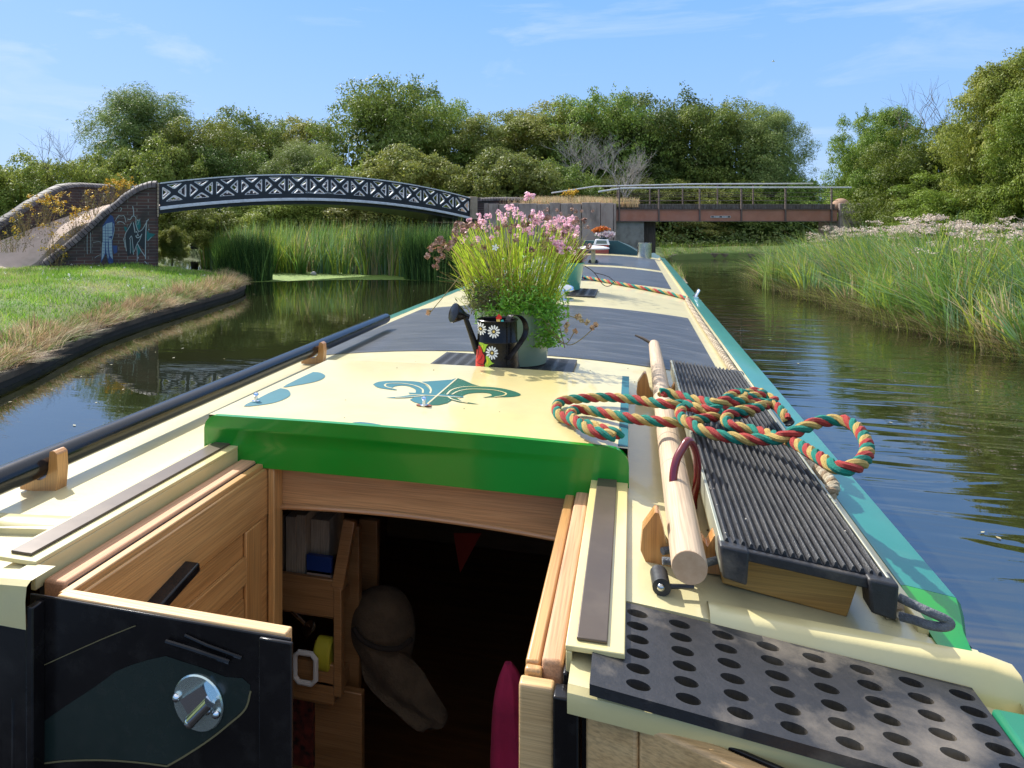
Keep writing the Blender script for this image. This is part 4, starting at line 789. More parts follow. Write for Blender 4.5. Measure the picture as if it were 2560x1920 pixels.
# far bucket
bc = Vector((-.40, 4.46, rz(-.41)+.012)); t2 = thing('flower_pot', bc, 'aqua green bucket of withered brown grass on the far slotted mat', 'potted plant')
m = MB(); m.lathe([(.0001, .001), (.088, 0), (.089, .004), (.113, .152), (.118, .158), (.118, .165), (.112, .165), (.108, .148), (.0001, .148)], bc, 36); m.build('pot', mat('aqua_enamel', (.12, .42, .30), .28, (.09, .36, .26), 5, coat=.6), t2)
tb = np.array(bc)+np.array([0, 0, .15]); n = 900; a = rng.uniform(0, 6.28, n); q = .092*np.sqrt(rng.uniform(0, 1, n)); B = tb+np.stack([q*np.cos(a), q*np.sin(a), 0*a], 1); ln = np.stack([np.cos(a), np.sin(a)], 1)*rng.uniform(.0, .14, (n, 1)); V, F_ = blades(B, rng.uniform(.04, .17, n), ln, .005, .8); array_mesh('withered_grass', V-np.array(bc), F_, STRAW, t2)
n = 160; a = rng.uniform(0, 6.28, n); B = tb+np.stack([.06*np.cos(a), .06*np.sin(a), 0*a], 1); ln = rng.normal(0, .08, (n, 2)); H_ = rng.uniform(.15, .36, n); V, F_ = blades(B, H_, ln, .004, .5); array_mesh('thin_stalks', V-np.array(bc), F_, mat('grey_green_stalk', (.2, .2, .1), .8, (.3, .22, .14), 10, transl=.2), t2)
C = B+np.concatenate([ln*.9, (H_*.97)[:, None]], 1); C = C[:60]; V, F_ = heads(C, .008, 10, .007); array_mesh('seed_heads', V-np.array(bc), F_, SEED, t2)
m = MB(); m.tube(spline([bc+Vector((.12, -.06, .15)), bc+Vector((.18, -.08, .11)), bc+Vector((.23, -.08, .04)), bc+Vector((.27, -.06, .03)), bc+Vector((.30, -.05, .06))], 5), .0025, 5); m.tube(spline([bc+Vector((.18, -.08, .11)), bc+Vector((.26, -.1, .09)), bc+Vector((.31, -.1, .05))], 5), .002, 5); m.build('hanging_twig', mat('dark_twig', (.05, .035, .02), .9), t2)
# chrome mushroom vent
m = MB(); v_ = Vector((-.372, 3.98, rz(-.37))); m.lathe([(.062, 0), (.062, .004), (.022, .006), (.02, .045)], v_, 24); m.lathe([(.058, .048), (.066, .052), (.066, .056), (.058, .072), (.035, .084), (.0001, .088)], v_, 30); m.build('mushroom_vent', M['chrome'], boat)
# disc aerial on its post
t3 = thing('disc_aerial', (-.385, 7.45, rz(-.385)), 'flat white disc aerial on a cream post halfway down the roof', 'aerial')
p = atH(1483, 657, .44); p.z = rz(p.x); m = MB(); m.lathe([(.022, 0), (.022, .13), (.017, .145)], p, 18); m.build('post', M['cream'], t3)
m = MB(); m.lathe([(.0001, .135), (.13, .137), (.158, .142), (.165, .150), (.158, .158), (.10, .172), (.0001, .180)], p, 40); m.build('disc', mat('white_gelcoat', (.75, .72, .70), .3), t3)
m = MB()
for s_ in (-1, 1): m.bar(p+Vector((s_*.022, 0, .01)), p+Vector((s_*.05, -.01, .01)), .02, .015); m.lathe([(.010, 0), (.010, .03), (.0001, .034)], p+Vector((s_*.034, 0, 0)), 10)
m.build('foot_clamp', M['rubber2'], t3)
# red roof box with white framed slope, and planter on it
t4 = thing('pigeon_box', (-.30, 9.2, rz(-.30)), 'small dark red roof box with white framed lid behind the disc aerial', 'roof box')
c = atH(1504, 634, .44); c.z = rz(c.x); c.y += .12; m = MB(); m.box(c.x-.09, c.x+.09, c.y-.12, c.y+.12, c.z-.005, c.z+.115); m.build('box_body', mat('dark_red_gloss', (.26, .03, .02), .3, coat=.6), t4, bevel=.004)
m = MB(); a = atD(1488, 612, 7.95+.1); 
b_ = [(c.x-.105, c.y-.14, c.z+.115), (c.x+.105, c.y-.14, c.z+.115), (c.x+.105, c.y+.14, c.z+.115), (c.x-.105, c.y+.14, c.z+.115)]; tt = [(c.x-.08, c.y-.10, c.z+.185), (c.x+.08, c.y-.10, c.z+.185), (c.x+.08, c.y+.10, c.z+.185), (c.x-.08, c.y+.10, c.z+.185)]
m.hexa(b_, tt); m.build('white_lid', mat('white_gloss', (.8, .8, .78), .3), t4, bevel=.003)
m = MB(); L = lambda u, v: Vector(b_[0])*(1-u)*(1-v)+Vector(b_[1])*u*(1-v)+Vector(tt[0])*(1-u)*v+Vector(tt[1])*u*v+Vector((0, -.003, 0)); m.add([L(.14, .2), L(.86, .2), L(.86, .82), L(.14, .82)], [(0, 1, 2, 3)]); m.build('lid_pane', mat('grey_glass', (.10, .14, .12), .1), t4, smooth=False)
m = MB(); pp = c+Vector((.01, .03, .186)); m.lathe([(.0001, 0), (.045, 0), (.058, .05), (.054, .05), (.0001, .046)], pp, 20); t5 = thing('flower_pot', pp, 'pot of orange and white flowers standing on the red roof box', 'potted plant'); m.build('pot', mat('dark_planter', (.01, .05, .045), .5), t5)
for nm_, col_, cc, rr, n in (('orange_flowers', ((.7, .26, .03), (.62, .17, .03)), (-.02, 0, .125), (.125, .08, .04), 120), ('white_flowers', ((.8, .78, .74), (.75, .55, .62)), (.03, -.03, .065), (.135, .08, .045), 140), ('flower_foliage', ((.04, .12, .03), (.06, .16, .04)), (0, 0, .06), (.10, .07, .05), 160)):
    d = unit(rng.normal(0, 1, (n, 3))); P = np.array(cc)+d*np.array(rr)*rng.uniform(.5, 1, (n, 1))
    if nm_ == 'flower_foliage': V, F_ = leaves(P, d, .03, .5)
    else: V, F_ = heads(P, .011, 7, .013)
    array_mesh(nm_, V, F_, mat(nm_, col_[0], .6, col_[1], 14, transl=.3, island=.3), t5)
# chimney collar
m = MB(); c = Vector((.150, 9.2, rz(.15))); m.lathe([(.085, -.01), (.085, .185), (.088, .188), (.082, .188), (.080, .02), (.0001, .02)], c, 28); m.build('chimney_collar', M['steel'], boat)
# ============================================================ WORLD, WATER, LAND
WATERP = [(-1.0,-14),(-3.4,-4),(-4.6,1),(-6.07,5.67),(-7.36,8.96),(-8.46,13.97),(-9.2,15.6),(-10.0,16.5),(-11.6,17.4),(-15,20.3),(-21,25),(-30,30),(-30,36),(-20,31),(-13.5,27.5),(-5.2,24.4),(-4.2,23.5),(-.6,23.2),(.2,21.4),(.9,19.4),(1.30,18.9),(1.32,22),(1.35,26),(1.5,29.5),(1.8,31.7),(3.6,33.3),(6.3,34.4),(10,35.4),(16,35.6),(26,34),(26,29),(16,30.4),(11,30.2),(8.0,28.6),(6.6,25.5),(6.0,21),(6.0,16),(6.4,12),(6.9,9),(7.4,5),(7.6,0),(7.6,-14)]
def axis(a, b, fine, lo, hi):
    L = list(np.arange(a, b+1e-6, fine)); s = fine; x = a
    while x > lo: s *= 1.3; x -= s; L.insert(0, x)
    s = fine; x = b
    while x < hi: s *= 1.3; x += s; L.append(x)
    return np.array(L)
gx = axis(-22, 16, .22, -700, 700); gy = axis(-2, 42, .22, -500, 900)
GX, GY = np.meshgrid(gx, gy); P = np.stack([GX.ravel(), GY.ravel()], 1)
def hill(P):
    """height of dry land away from the canal"""
    x, y = P[:, 0], P[:, 1]; z = np.full(len(P), .52)
    ramp = np.clip((y-24)/9, 0, 1)*.5; z += ramp*0
    isl = np.exp(-(((x+2.9)/2.7)**4)-(((y-26.3)/2.4)**4)); z = np.maximum(z, .5+1.72*isl)      # made ground between the two bridges
    rb = np.clip((x-9)/6, 0, 1); z = z+rb*.5*(x > 0)
    rr = np.exp(-(((x-8.6)/2.6)**4)-(((y-27.2)/1.6)**4)); z = np.maximum(z, .5+1.5*rr)
    return z
W = inpoly(P, WATERP); D = polydist(P, WATERP)
nzv = np.array([noise.noise(Vector((p[0]*.8, p[1]*.8, 3)))*.06+noise.noise(Vector((p[0]*.17, p[1]*.17, 1)))*.12 if abs(p[0]) < 40 and -5 < p[1] < 60 else 0 for p in P])
left = (P[:, 0] < 0) & (P[:, 1] < 19)
Z = np.where(W, -.25-.5*np.clip(D, 0, 1.5), np.where(left, .17+(.56-.17)*np.clip((D-.12)/2.3, 0, 1)**.75, .16+np.clip(D/.9, 0, 1)**.8*(hill(P)-.16))+nzv*np.clip(D, 0, 1))
Z = np.where(~W & (D < .38) & left, -.35, Z); Z = np.where(W & (D < .4) & left, -.6, Z)
nx = len(gx); F_ = np.array([[j*nx+i, j*nx+i+1, (j+1)*nx+i+1, (j+1)*nx+i] for j in range(len(gy)-1) for i in range(nx-1)])
g = array_mesh('ground', np.stack([P[:, 0], P[:, 1], Z], 1), F_, mat('rough_grass_ground', (.065, .115, .018), .95, (.10, .14, .03), 1.2, bump=.5, bscale=14, dirt=(.13, .10, .05), dscale=.7, damt=.6), smooth=True); tag(g, kind='structure')
# water
wmn = bpy.data.materials.new('canal_water'); wmn.use_nodes = True; nt = wmn.node_tree; N = nt.nodes; L = nt.links; b = N['Principled BSDF']
b.inputs['Base Color'].default_value = (.014, .016, .006, 1); b.inputs['Roughness'].default_value = .02; b.inputs['IOR'].default_value = 1.9; b.inputs['Specular IOR Level'].default_value = 1.0
tc = N.new('ShaderNodeTexCoord'); hs = None
def wv(sc, rot, amt, dist=2, det=3, stretch=(1, 1, 1)):
    global hs
    mp = N.new('ShaderNodeMapping'); mp.inputs['Rotation'].default_value = (0, 0, R(rot)); mp.inputs['Scale'].default_value = stretch; L.new(tc.outputs['Object'], mp.inputs[0])
    n = N.new('ShaderNodeTexNoise'); n.inputs['Scale'].default_value = sc; n.inputs['Detail'].default_value = det; n.inputs['Distortion'].default_value = dist; L.new(mp.outputs[0], n.inputs[0])
    mu = N.new('ShaderNodeMath'); mu.operation = 'MULTIPLY'; mu.inputs[1].default_value = amt; L.new(n.outputs['Fac'], mu.inputs[0])
    if hs is None: hs = mu
    else: ad = N.new('ShaderNodeMath'); L.new(hs.outputs[0], ad.inputs[0]); L.new(mu.outputs[0], ad.inputs[1]); hs = ad
    return mu
wv(1.1, 15, .0032, .6, 2, (1, 1, 1)); wv(9, 12, .0005, .5, 2, (.45, 1.6, 1))
# wake ripples spreading from the hull, strongest beside the boat
sx = N.new('ShaderNodeSeparateXYZ'); L.new(tc.outputs['Object'], sx.inputs[0])
mp = N.new('ShaderNodeMapping'); mp.inputs['Rotation'].default_value = (0, 0, R(12)); mp.inputs['Scale'].default_value = (.55, 3.0, 1); L.new(tc.outputs['Object'], mp.inputs[0])
wn = N.new('ShaderNodeTexNoise'); wn.inputs['Scale'].default_value = 1.1; wn.inputs['Detail'].default_value = 2; wn.inputs['Distortion'].default_value = .7; L.new(mp.outputs[0], wn.inputs[0])
mr = N.new('ShaderNodeMapRange'); mr.inputs['From Min'].default_value = 13; mr.inputs['From Max'].default_value = 3; mr.inputs['To Min'].default_value = 0; mr.inputs['To Max'].default_value = 1; L.new(sx.outputs['Y'], mr.inputs['Value'])
mu = N.new('ShaderNodeMath'); mu.operation = 'MULTIPLY'; L.new(wn.outputs['Fac'], mu.inputs[0]); L.new(mr.outputs[0], mu.inputs[1])
mrx = N.new('ShaderNodeMapRange'); mrx.inputs['From Min'].default_value = -2.5; mrx.inputs['From Max'].default_value = .5; mrx.inputs['To Min'].default_value = .002; mrx.inputs['To Max'].default_value = .022; L.new(sx.outputs['X'], mrx.inputs['Value'])
mu2 = N.new('ShaderNodeMath'); mu2.operation = 'MULTIPLY'; L.new(mrx.outputs[0], mu2.inputs[1]); L.new(mu.outputs[0], mu2.inputs[0])
ad = N.new('ShaderNodeMath'); L.new(hs.outputs[0], ad.inputs[0]); L.new(mu2.outputs[0], ad.inputs[1])
bp = N.new('ShaderNodeBump'); bp.inputs['Strength'].default_value = .6; bp.inputs['Distance'].default_value = 1.0; L.new(ad.outputs[0], bp.inputs['Height']); L.new(bp.outputs[0], b.inputs['Normal'])
m = MB(); m.grid([[(x, y, 0) for x in (-400, 0, 400)] for y in (-300, 40, 400)]); wat = m.build('canal_water', wmn, smooth=False); tag(wat, kind='structure')
# duckweed
DW = [(-10.2,17.0),(-9.6,17.6),(-8,18.6),(-6.4,19.1),(-4.6,19.0),(-4.0,19.6),(-4.4,21.5),(-6,23.2),(-9,23.5),(-12.5,22.5),(-13,20.5),(-11.5,18.6)]
n = 42000; Q = np.stack([rng.uniform(-13, -4, n), rng.uniform(16.8, 23.5, n)], 1); dd = polydist(Q, DW); ok = inpoly(Q, DW) & (rng.uniform(0, 1, n) < np.clip(dd/.12, .1, 1)); Q = Q[ok]; n = len(Q)
a = rng.uniform(0, 6.28, n); s = rng.uniform(.03, .075, n); c6 = [np.stack([Q[:, 0]+s*np.cos(a+k*math.pi/3)*1.3, Q[:, 1]+s*np.sin(a+k*math.pi/3), np.full(n, .004)+rng.uniform(0, .003, n)], 1) for k in range(6)]
V = np.stack(c6, 1).reshape(-1, 3); o = array_mesh('duckweed', V, np.arange(6*n).reshape(n, 6), mat('duckweed', (.20, .30, .05), .8, (.15, .25, .04), 3, island=.25)); tag(o, 'pale green duckweed floating under the arched bridge', 'duckweed', kind='stuff')
m = MB(); p = atH(784, 686, 1.67); m.sphere(p+Vector((0, 0, .02)), .09, n=10, sz=.8); tag(m.build('floating_ball', mat('dirty_white_ball', (.55, .5, .48), .6, (.4, .36, .33), 9)), 'dirty white ball floating in the duckweed before the reeds', 'ball')
# bits floating on the water
n = 150; Q = np.stack([rng.uniform(-9, 5.5, n), rng.uniform(2, 18, n)], 1); ok = inpoly(Q, WATERP) & ((Q[:, 0] < -1.6) | (Q[:, 0] > .75)); Q = Q[ok]; V, F_ = leaves(np.c_[Q, np.full(len(Q), .006)], np.tile([0, 0, 1.], (len(Q), 1)), .022, .45, .05); V[:, 2] = .006
o = array_mesh('floating_leaves', V, F_, mat('fallen_leaf', (.4, .33, .15), .7, (.3, .3, .2), 5, island=.4)); tag(o, 'small yellow fallen leaves floating on the canal', 'leaves', kind='stuff')
# bank edging, left
bank = [(-3.4,-4),(-4.6,1),(-6.07,5.67),(-7.36,8.96),(-8.46,13.97),(-9.2,15.6),(-10.0,16.5)]
def ribbon(mb, pts, off, z0, z1, th, mi=0, wob=.006):
    P = resample(spline([Vector((x, y, 0)) for x, y in pts], 6), .35); rows = []
    for i, p in enumerate(P):
        d = (P[min(i+1, len(P)-1)]-P[max(i-1, 0)]).normalized(); n_ = Vector((-d.y, d.x, 0)); w_ = noise.noise(Vector((i*.35, 0, off)))*wob*3
        rows.append([tuple(p+n_*(off+w_)+Vector((0, 0, z0))), tuple(p+n_*(off+w_)+Vector((0, 0, z1-.02+w_))), tuple(p+n_*(off+w_+.02)+Vector((0, 0, z1+w_))), tuple(p+n_*(off+th)+Vector((0, 0, z1+w_))), tuple(p+n_*(off+th)+Vector((0, 0, z0)))])
    mb.grid(rows, mi)
m = MB(); ribbon(m, bank, 0.0, .08, .17, .34, 0, .012); ribbon(m, bank, .03, -.4, .09, .2, 1)
tag(m.build('bank_edging', [mat('mossy_stone_edge', (.05, .038, .028), .9, (.09, .07, .05), 2.5, bump=1, bscale=9, dirt=(.012, .011, .009), dscale=3, damt=.9), mat('wet_black_edge', (.012, .011, .009), .6, (.03, .026, .02), 4, bump=1, bscale=8)]), 'low dark stone edging along the grassy left bank', 'bank edging')
m = MB(); ribbon(m, [(1.28,17.5),(1.30,20),(1.33,24),(1.4,28),(1.72,31.6),(3.5,33.3),(6.3,34.4),(10,35.4)], .0, -.3, .22, .3, 0, .018); tag(m.build('bank_edging', mat('rough_stone_edge', (.09, .075, .05), .95, (.2, .17, .11), 5, bump=1.5, bscale=7)), 'rough stone water edge passing under the girder bridge', 'bank edging')
# ============================================================ arched iron bridge with brick ramp walls
A0, B0 = (-11.33, 15.17), (-5.36, 23.72)
ang = math.atan2(B0[1]-A0[1], B0[0]-A0[0]); LB = math.hypot(B0[0]-A0[0], B0[1]-A0[1])
tb = thing('arched_footbridge', (A0[0], A0[1], .5), 'black and white arched iron footbridge with X lattice and brick ramp walls on the left', 'bridge', rz=ang)
BZ = .5
top = sorted(on_wall(380+x*.38879, 420+y*.38879, A0, B0) for x, y in ((50,97),(230,74),(500,50),(760,39),(920,38),(1080,42),(1240,51),(1450,75),(1650,105),(1860,146),(2050,190)))
bot = sorted(on_wall(380+x*.38879, 420+y*.38879, A0, B0) for x, y in ((50,276),(200,254),(350,235),(520,220),(700,210),(900,206),(1100,209),(1240,216),(1450,236),(1650,262),(1850,290),(2040,322)))
ct = np.polyfit([p[0] for p in top], [p[1] for p in top], 2); cb = np.polyfit([p[0] for p in bot], [p[1] for p in bot], 2)
ft = lambda s: float(np.polyval(ct, s))-BZ; fb = lambda s: float(np.polyval(cb, s))-BZ
SP = 15; white = mat('bridge_white_paint', (.66, .67, .68), .5, (.55, .56, .58), 9, dirt=(.25, .24, .22), dscale=8, damt=.4); bblack = mat('bridge_black_paint', (.007, .009, .014), .4, (.014, .016, .022), 4, bump=.1)
def girder(yoff, nm='girder'):
    s0, s1 = 0.02, LB-.02; npt = 60
    def inner(u, v): # u along, v 0 bottom..1 top
        s = s0+(s1-s0)*u; a = fb(s)+.075; c = ft(s)-.03; return (s, a+(c-a)*v)
    outer = [inner(i/npt, 0) for i in range(npt+1)]+[inner(i/npt, 1) for i in range(npt, -1, -1)]
    loops = [outer]; holes = []
    for k in range(SP):
        u0 = (k+.07)/SP; u1 = (k+.93)/SP; v0, v1 = .20, .93; um, vm = (u0+u1)/2, (v0+v1)/2; w = (u1-u0)
        for tri in (((u0+.16*w, v1), (u1-.16*w, v1), (um, vm+.13)), ((u0+.13*w, v0), (u1-.13*w, v0), (um, vm-.12)), ((u0, v0+.08), (u0, v1-.06), (um-.13*w, vm)), ((u1, v0+.08), (u1, v1-.06), (um+.13*w, vm))):
            P = [Vector((*inner(*p), 0)) for p in tri]; c = sum(P, Vector())/3; R_ = []
            for i in range(3):
                a, b_, d = P[i-1], P[i], P[(i+1) % 3]; e0 = b_+(a-b_).normalized()*.045; e1 = b_+(d-b_).normalized()*.045
                for q in (0, .5, 1): R_.append(e0*(1-q)**2+b_*2*q*(1-q)+e1*q*q)
            holes.append((c, R_)); loops.append([(p.x, p.y) for p in R_])
    m = MB(); m.fill(loops, .03, lambda x, y, z: (x, yoff+z, y)); g = m.build(nm, bblack, tb, local=True, smooth=False)
    m = MB()
    for c, R_ in holes:
        n = len(R_); rows = []
        I = [p+(c-p)*(.030/max(.05, (c-p).length)) for p in R_]; O = [p-(c-p)*(.006/max(.05, (c-p).length)) for p in R_]
        f0 = [(p.x, yoff-.019, p.y) for p in O]; f1 = [(p.x, yoff-.019, p.y) for p in I]; f2 = [(p.x, yoff+.019, p.y) for p in I]; f3 = [(p.x, yoff+.019, p.y) for p in O]
        m.add(f0+f1+f2+f3, [(i+a*n, (i+1) % n+a*n, (i+1) % n+((a+1) % 4)*n, i+((a+1) % 4)*n) for a in range(4) for i in range(n)])
    m.build('lattice_trim', white, g, local=True, smooth=False)
    m = MB(); S = np.linspace(0, LB, 50)
    for dz0, dz1, w0, f in ((-.032, .0, .05, ft), (.045, .078, .035, fb), (0.0, .044, .075, fb)):
        m.grid([[(s, yoff-w0, f(s)+dz0), (s, yoff-w0, f(s)+dz1), (s, yoff+w0, f(s)+dz1), (s, yoff+w0, f(s)+dz0), (s, yoff-w0, f(s)+dz0)] for s in S])
    m.build('white_flange', white, g, local=True)
    return g
WB = 2.25
g1 = girder(0); g2 = girder(WB)
m = MB(); S = np.linspace(0, LB, 50); m.grid([[(s, .08, fb(s)-.10), (s, .08, fb(s)-.002), (s, WB-.08, fb(s)-.002), (s, WB-.08, fb(s)-.10), (s, .08, fb(s)-.10)] for s in S]); m.build('deck_arch', bblack, tb, local=True)
m = MB(); m.grid([[(s, .02, fb(s)+.10), (s, WB-.02, fb(s)+.10)] for s in S]); m.build('deck', mat('bridge_deck', (.30, .24, .19), .95), tb, local=True)
sm = LB*.5
m = MB(); c0 = on_wall(740+850*.07233, 440+587*.07233, A0, B0); sl = (fb(c0[0]+.3)-fb(c0[0]-.3))/.6
m.text('HORSELEY COMPANY TIPTON 1828', .062, .002, lambda x, y, z: (c0[0]+x, -.0165+z, c0[1]-BZ+y+x*sl), sx=1.02); m.build('lettering', white, g1, local=True, smooth=False)
# brick: end walls
brick = brickmat('dark_brick', (.10, .045, .036), (.06, .034, .032), (.16, .15, .13)); blue = mat('blue_brick_coping', (.06, .05, .05), .7, (.10, .08, .078), 3, bump=.6, bscale=12, dirt=(.18, .15, .12), dscale=4, damt=.35, island=.4)
stone = mat('worn_stone', (.28, .21, .15), .9, (.40, .32, .22), 5, bump=.7)
Wl = [(-11.30, 15.08), (-11.75, 14.85), (-12.5, 14.35), (-13.2, 13.8), (-14.1, 13.0)]
def on_path(px, py):   # nearest wall segment plane, first wall
    best = None
    for i in range(len(Wl)-1):
        s, z = on_wall(px, py, Wl[i], Wl[i+1]); Ls = math.dist(Wl[i], Wl[i+1])
        if -.02*Ls <= s <= Ls*1.02 or (i == len(Wl)-2 and s > 0): q = Vector(Wl[i])+(Vector(Wl[i+1])-Vector(Wl[i]))*(s/Ls); return Vector((q.x, q.y, z))
    return None
cop = [(1345,205),(1290,208),(1200,240),(1100,300),(1000,385),(880,475),(760,590),(640,695),(520,790),(420,870),(330,925)]   # centre line of the coping in the photograph
CP = [on_path(x*.28933, 400+(y+12)*.28933) for x, y in cop]; CP = [p for p in CP if p]
def wallfrom(CP, nm, th=.34, cr_=.125, zb=.3, back=1, par=tb):
    P = resample(spline(CP, 6), .12); m = MB(); rows = []
    for i, p in enumerate(P):
        d = (P[min(i+1, len(P)-1)]-P[max(i-1, 0)]); d.z = 0; d.normalize(); n_ = Vector((d.y, -d.x, 0))*back
        f = p; bk = p+n_*th; rows.append([(f.x, f.y, zb), (f.x, f.y, p.z-.06), (bk.x, bk.y, p.z-.06), (bk.x, bk.y, zb)])
    m.grid(rows); n = len(rows); k = 4; m.f += [(0, 1, 2, 3), ((n-1)*k+3, (n-1)*k+2, (n-1)*k+1, (n-1)*k)]; m.m += [0, 0]
    w = m.build(nm, brick, par, smooth=False)
    # coping: half-round bricks laid one after another
    m = MB(); Q = resample(spline(CP, 6), .098)
    for a, b_ in zip(Q, Q[1:]):
        d = (b_-a).normalized(); nn = Vector((d.y, -d.x, 0)).normalized()*back; u = d.cross(nn); u = u if u.z > 0 else -u; c = a+nn*th*.5; L_ = (b_-a).length*.86; vs = []; js = random.uniform(-.006, .006)
        for e in (0, L_):
            for q in range(9): t_ = math.pi*q/8; vs.append(c+d*e+nn*(math.cos(t_)*(th*.5+.055))+u*(math.sin(t_)*(cr_+js)-.06))
        fs = [(q, q+1, q+10, q+9) for q in range(8)]+[tuple(range(8, -1, -1)), tuple(range(9, 18)), (0, 9, 17, 8)]
        m.add(vs, fs)
    m.build('coping', blue, w); return w
w1 = wallfrom(CP, 'ramp_wall', back=1, cr_=.17)
m = MB(); q = CP[0]; 
nb = Vector((-math.sin(ang), math.cos(ang), 0)); al = Vector((math.cos(ang), math.sin(ang), 0))
a = Vector((A0[0], A0[1], 0))
def pier(mb, o, u0, u1, v0, v1, z0, z1, mi=0): mb.hexa([o+al*u0+nb*v0+Vector((0,0,z0)), o+al*u1+nb*v0+Vector((0,0,z0)), o+al*u1+nb*v1+Vector((0,0,z0)), o+al*u0+nb*v1+Vector((0,0,z0))], [o+al*u0+nb*v0+Vector((0,0,z1)), o+al*u1+nb*v0+Vector((0,0,z1)), o+al*u1+nb*v1+Vector((0,0,z1)), o+al*u0+nb*v1+Vector((0,0,z1))], mi)
pier(m, a, -.13, -.03, -.02, .36, .2, 2.53); pier(m, a, -.50, -.03, WB-.2, WB+.2, .2, 2.53); pier(m, a, -.40, .06, .34, WB+.1, -.3, fb(0)+BZ-.11); m.build('abutment', brick, tb, smooth=False)
m = MB(); 
for k in range(9): pier(m, a, -.062, -.020, -.045, .02, 1.78+k*.092, 1.78+k*.092+.082)
m.build('stone_quoin', stone, tb, bevel=.006)
b0 = Vector((B0[0], B0[1], 0)); m = MB(); pier(m, b0, .02, .55, -.06, .40, .0, 2.46); pier(m, b0, -.05, 2.2, .0, WB, -.3, fb(LB)+BZ-.11); m.build('abutment', brick, tb, smooth=False)
m = MB(); pier(m, b0, -.02, .26, -.11, .44, 1.72, 2.50); m.build('stone_pier', stone, tb, bevel=.02)
# far end parapet seen over the flowers
ep = [on for on in [atD(x, y, d) for x, y, d in ((1185, 500, 24.5), (1215, 498, 24.5), (1280, 497, 24.6), (1330, 500, 24.8))]]
w3 = wallfrom(ep, 'ramp_wall', back=-1, zb=1.0)
# far parapet of the ramp: parallel wall on the other side of the path
nbw = Vector((-.62, .78, 0))
cop2 = [((-150,700),15.9),((0,560),16.3),((130,470),16.7),((260,380),17.1),((400,300),17.6),((480,255),17.9),((580,215),18.3),((700,205),18.8),((850,212),19.3),((1000,222),19.8)]
CP2 = [atD(x*.28933, 400+(y+10)*.28933, d+.8) for (x, y), d in cop2]
w2 = wallfrom(CP2, 'ramp_wall', back=-1)
# ramp path between the walls
prow = []
edgeN = [p.copy() for p in resample(spline(CP, 6), .3)]
pathc = [((-380, 960), 12.2, (-260, 1010)), ((0, 950), 14.9, (0, 960))]
NLo = [(-11.6,15.35,1.98),(-12.2,15.1,1.80),(-12.9,14.6,1.50),(-13.6,14.05,1.15),(-14.2,13.4,.80),(-14.8,12.6,.62),(-15.6,11.2,.58),(-16.3,9,.57)]
FLo = [(-12.9,17.0,2.0),(-13.9,16.9,1.90),(-14.8,16.8,1.66),(-15.7,16.5,1.32),(-16.6,16.0,1.0),(-17.6,15.2,.74),(-18.6,13.6,.62),(-19.5,11,.58)]
NL = [tuple(atD(x, y, d)) for x, y, d in ((395,520,17.9),(330,525,17.8),(260,545,17.6),(179,573,17.35),(120,625,17.0),(81,662,16.75),(20,672,16.2),(-60,676,15.6),(-160,690,14.9))]
FLn = [tuple(atD(x, y, d)) for x, y, d in ((330,505,20.0),(280,510,19.7),(220,525,19.2),(150,547,18.5),(80,572,17.9),(0,602,17.0),(-80,632,16.5),(-160,650,16.2),(-300,670,15.8))]
m = MB(); rows = []
A_ = spline([Vector(p) for p in NL], 5); B_ = spline([Vector(p) for p in FLn], 5)
for p, q in zip(A_, B_): rows.append([tuple(p.lerp(q, t)+Vector((0, 0, .0))) for t in np.linspace(-.0, 1.0, 9)])
m.grid(rows); m.grid([[r[-1], (r[-1][0], r[-1][1], .2)] for r in rows]); m.grid([[r[0], (r[0][0], r[0][1], .2)] for r in rows])
o = m.build('ramp_path', mat('pinkish_tarmac', (.52, .40, .33), .95, (.45, .35, .29), 4, bump=.5, bscale=60, dirt=(.2, .17, .1), dscale=3, damt=.3)); tag(o, kind='structure')
# graffiti on the near wall (local fn maps photo pixels onto the wall face)
ZG = lambda x, y: (200+x*.10848, 500+y*.10848)
def gpt(x, y, off):
    p = on_path(*ZG(x, y))
    if p is None: p = Vector((-11.3, 15.08, on_wall(*ZG(x, y), Wl[0], Wl[1])[1]))
    return p+Vector((.55, -.83, 0)).normalized()*off
gm = [mat('spray_%s' % n_, c, .6) for n_, c in (('pale_blue', (.24, .33, .38)), ('blue', (.02, .05, .16)), ('teal', (.0, .11, .11)), ('white', (.30, .35, .35)), ('dark', (.008, .014, .02)), ('purple', (.10, .09, .20)))]
m = MB()
def gpoly(pts, mi, off=.008): m.fill([[(x, -y) for x, y in pts]], 0, lambda x, y, z: tuple(gpt(x, -y, off)), mi)
def gline(pts, w, mi=3, off=.013):
    P = spline([Vector((x, y, 0)) for x, y in pts], 4); A_ = []; B_ = []
    for i, p in enumerate(P):
        d = (P[min(i+1, len(P)-1)]-P[max(i-1, 0)]).normalized(); n_ = Vector((-d.y, d.x, 0))*w/2; A_.append(tuple(gpt(p.x+n_.x, p.y+n_.y, off))); B_.append(tuple(gpt(p.x-n_.x, p.y-n_.y, off)))
    m.grid([A_, B_], mi)
gpoly([(700,340),(760,380),(800,520),(790,700),(750,880),(745,1150),(770,1450),(670,1470),(640,1390),(600,1200),(540,1330),(480,1450),(500,1200),(520,950),(520,600),(600,470)], 1, .007)
gpoly([(620,540),(745,510),(748,830),(665,850),(662,960),(525,960),(525,620)], 0, .0095); gpoly([(515,970),(580,970),(575,1230),(500,1420),(505,1180)], 0, .0095); gpoly([(600,970),(650,970),(660,1350),(625,1330),(598,1100)], 0, .0095); gpoly([(668,870),(730,890),(745,1180),(755,1370),(690,1280),(665,1100)], 0, .0095)
for y in (640,700,770,830,900,970,1030,1100,1170,1240): gline([(520,y),(640,y+6),(750,y)], 9, 1, .0115)
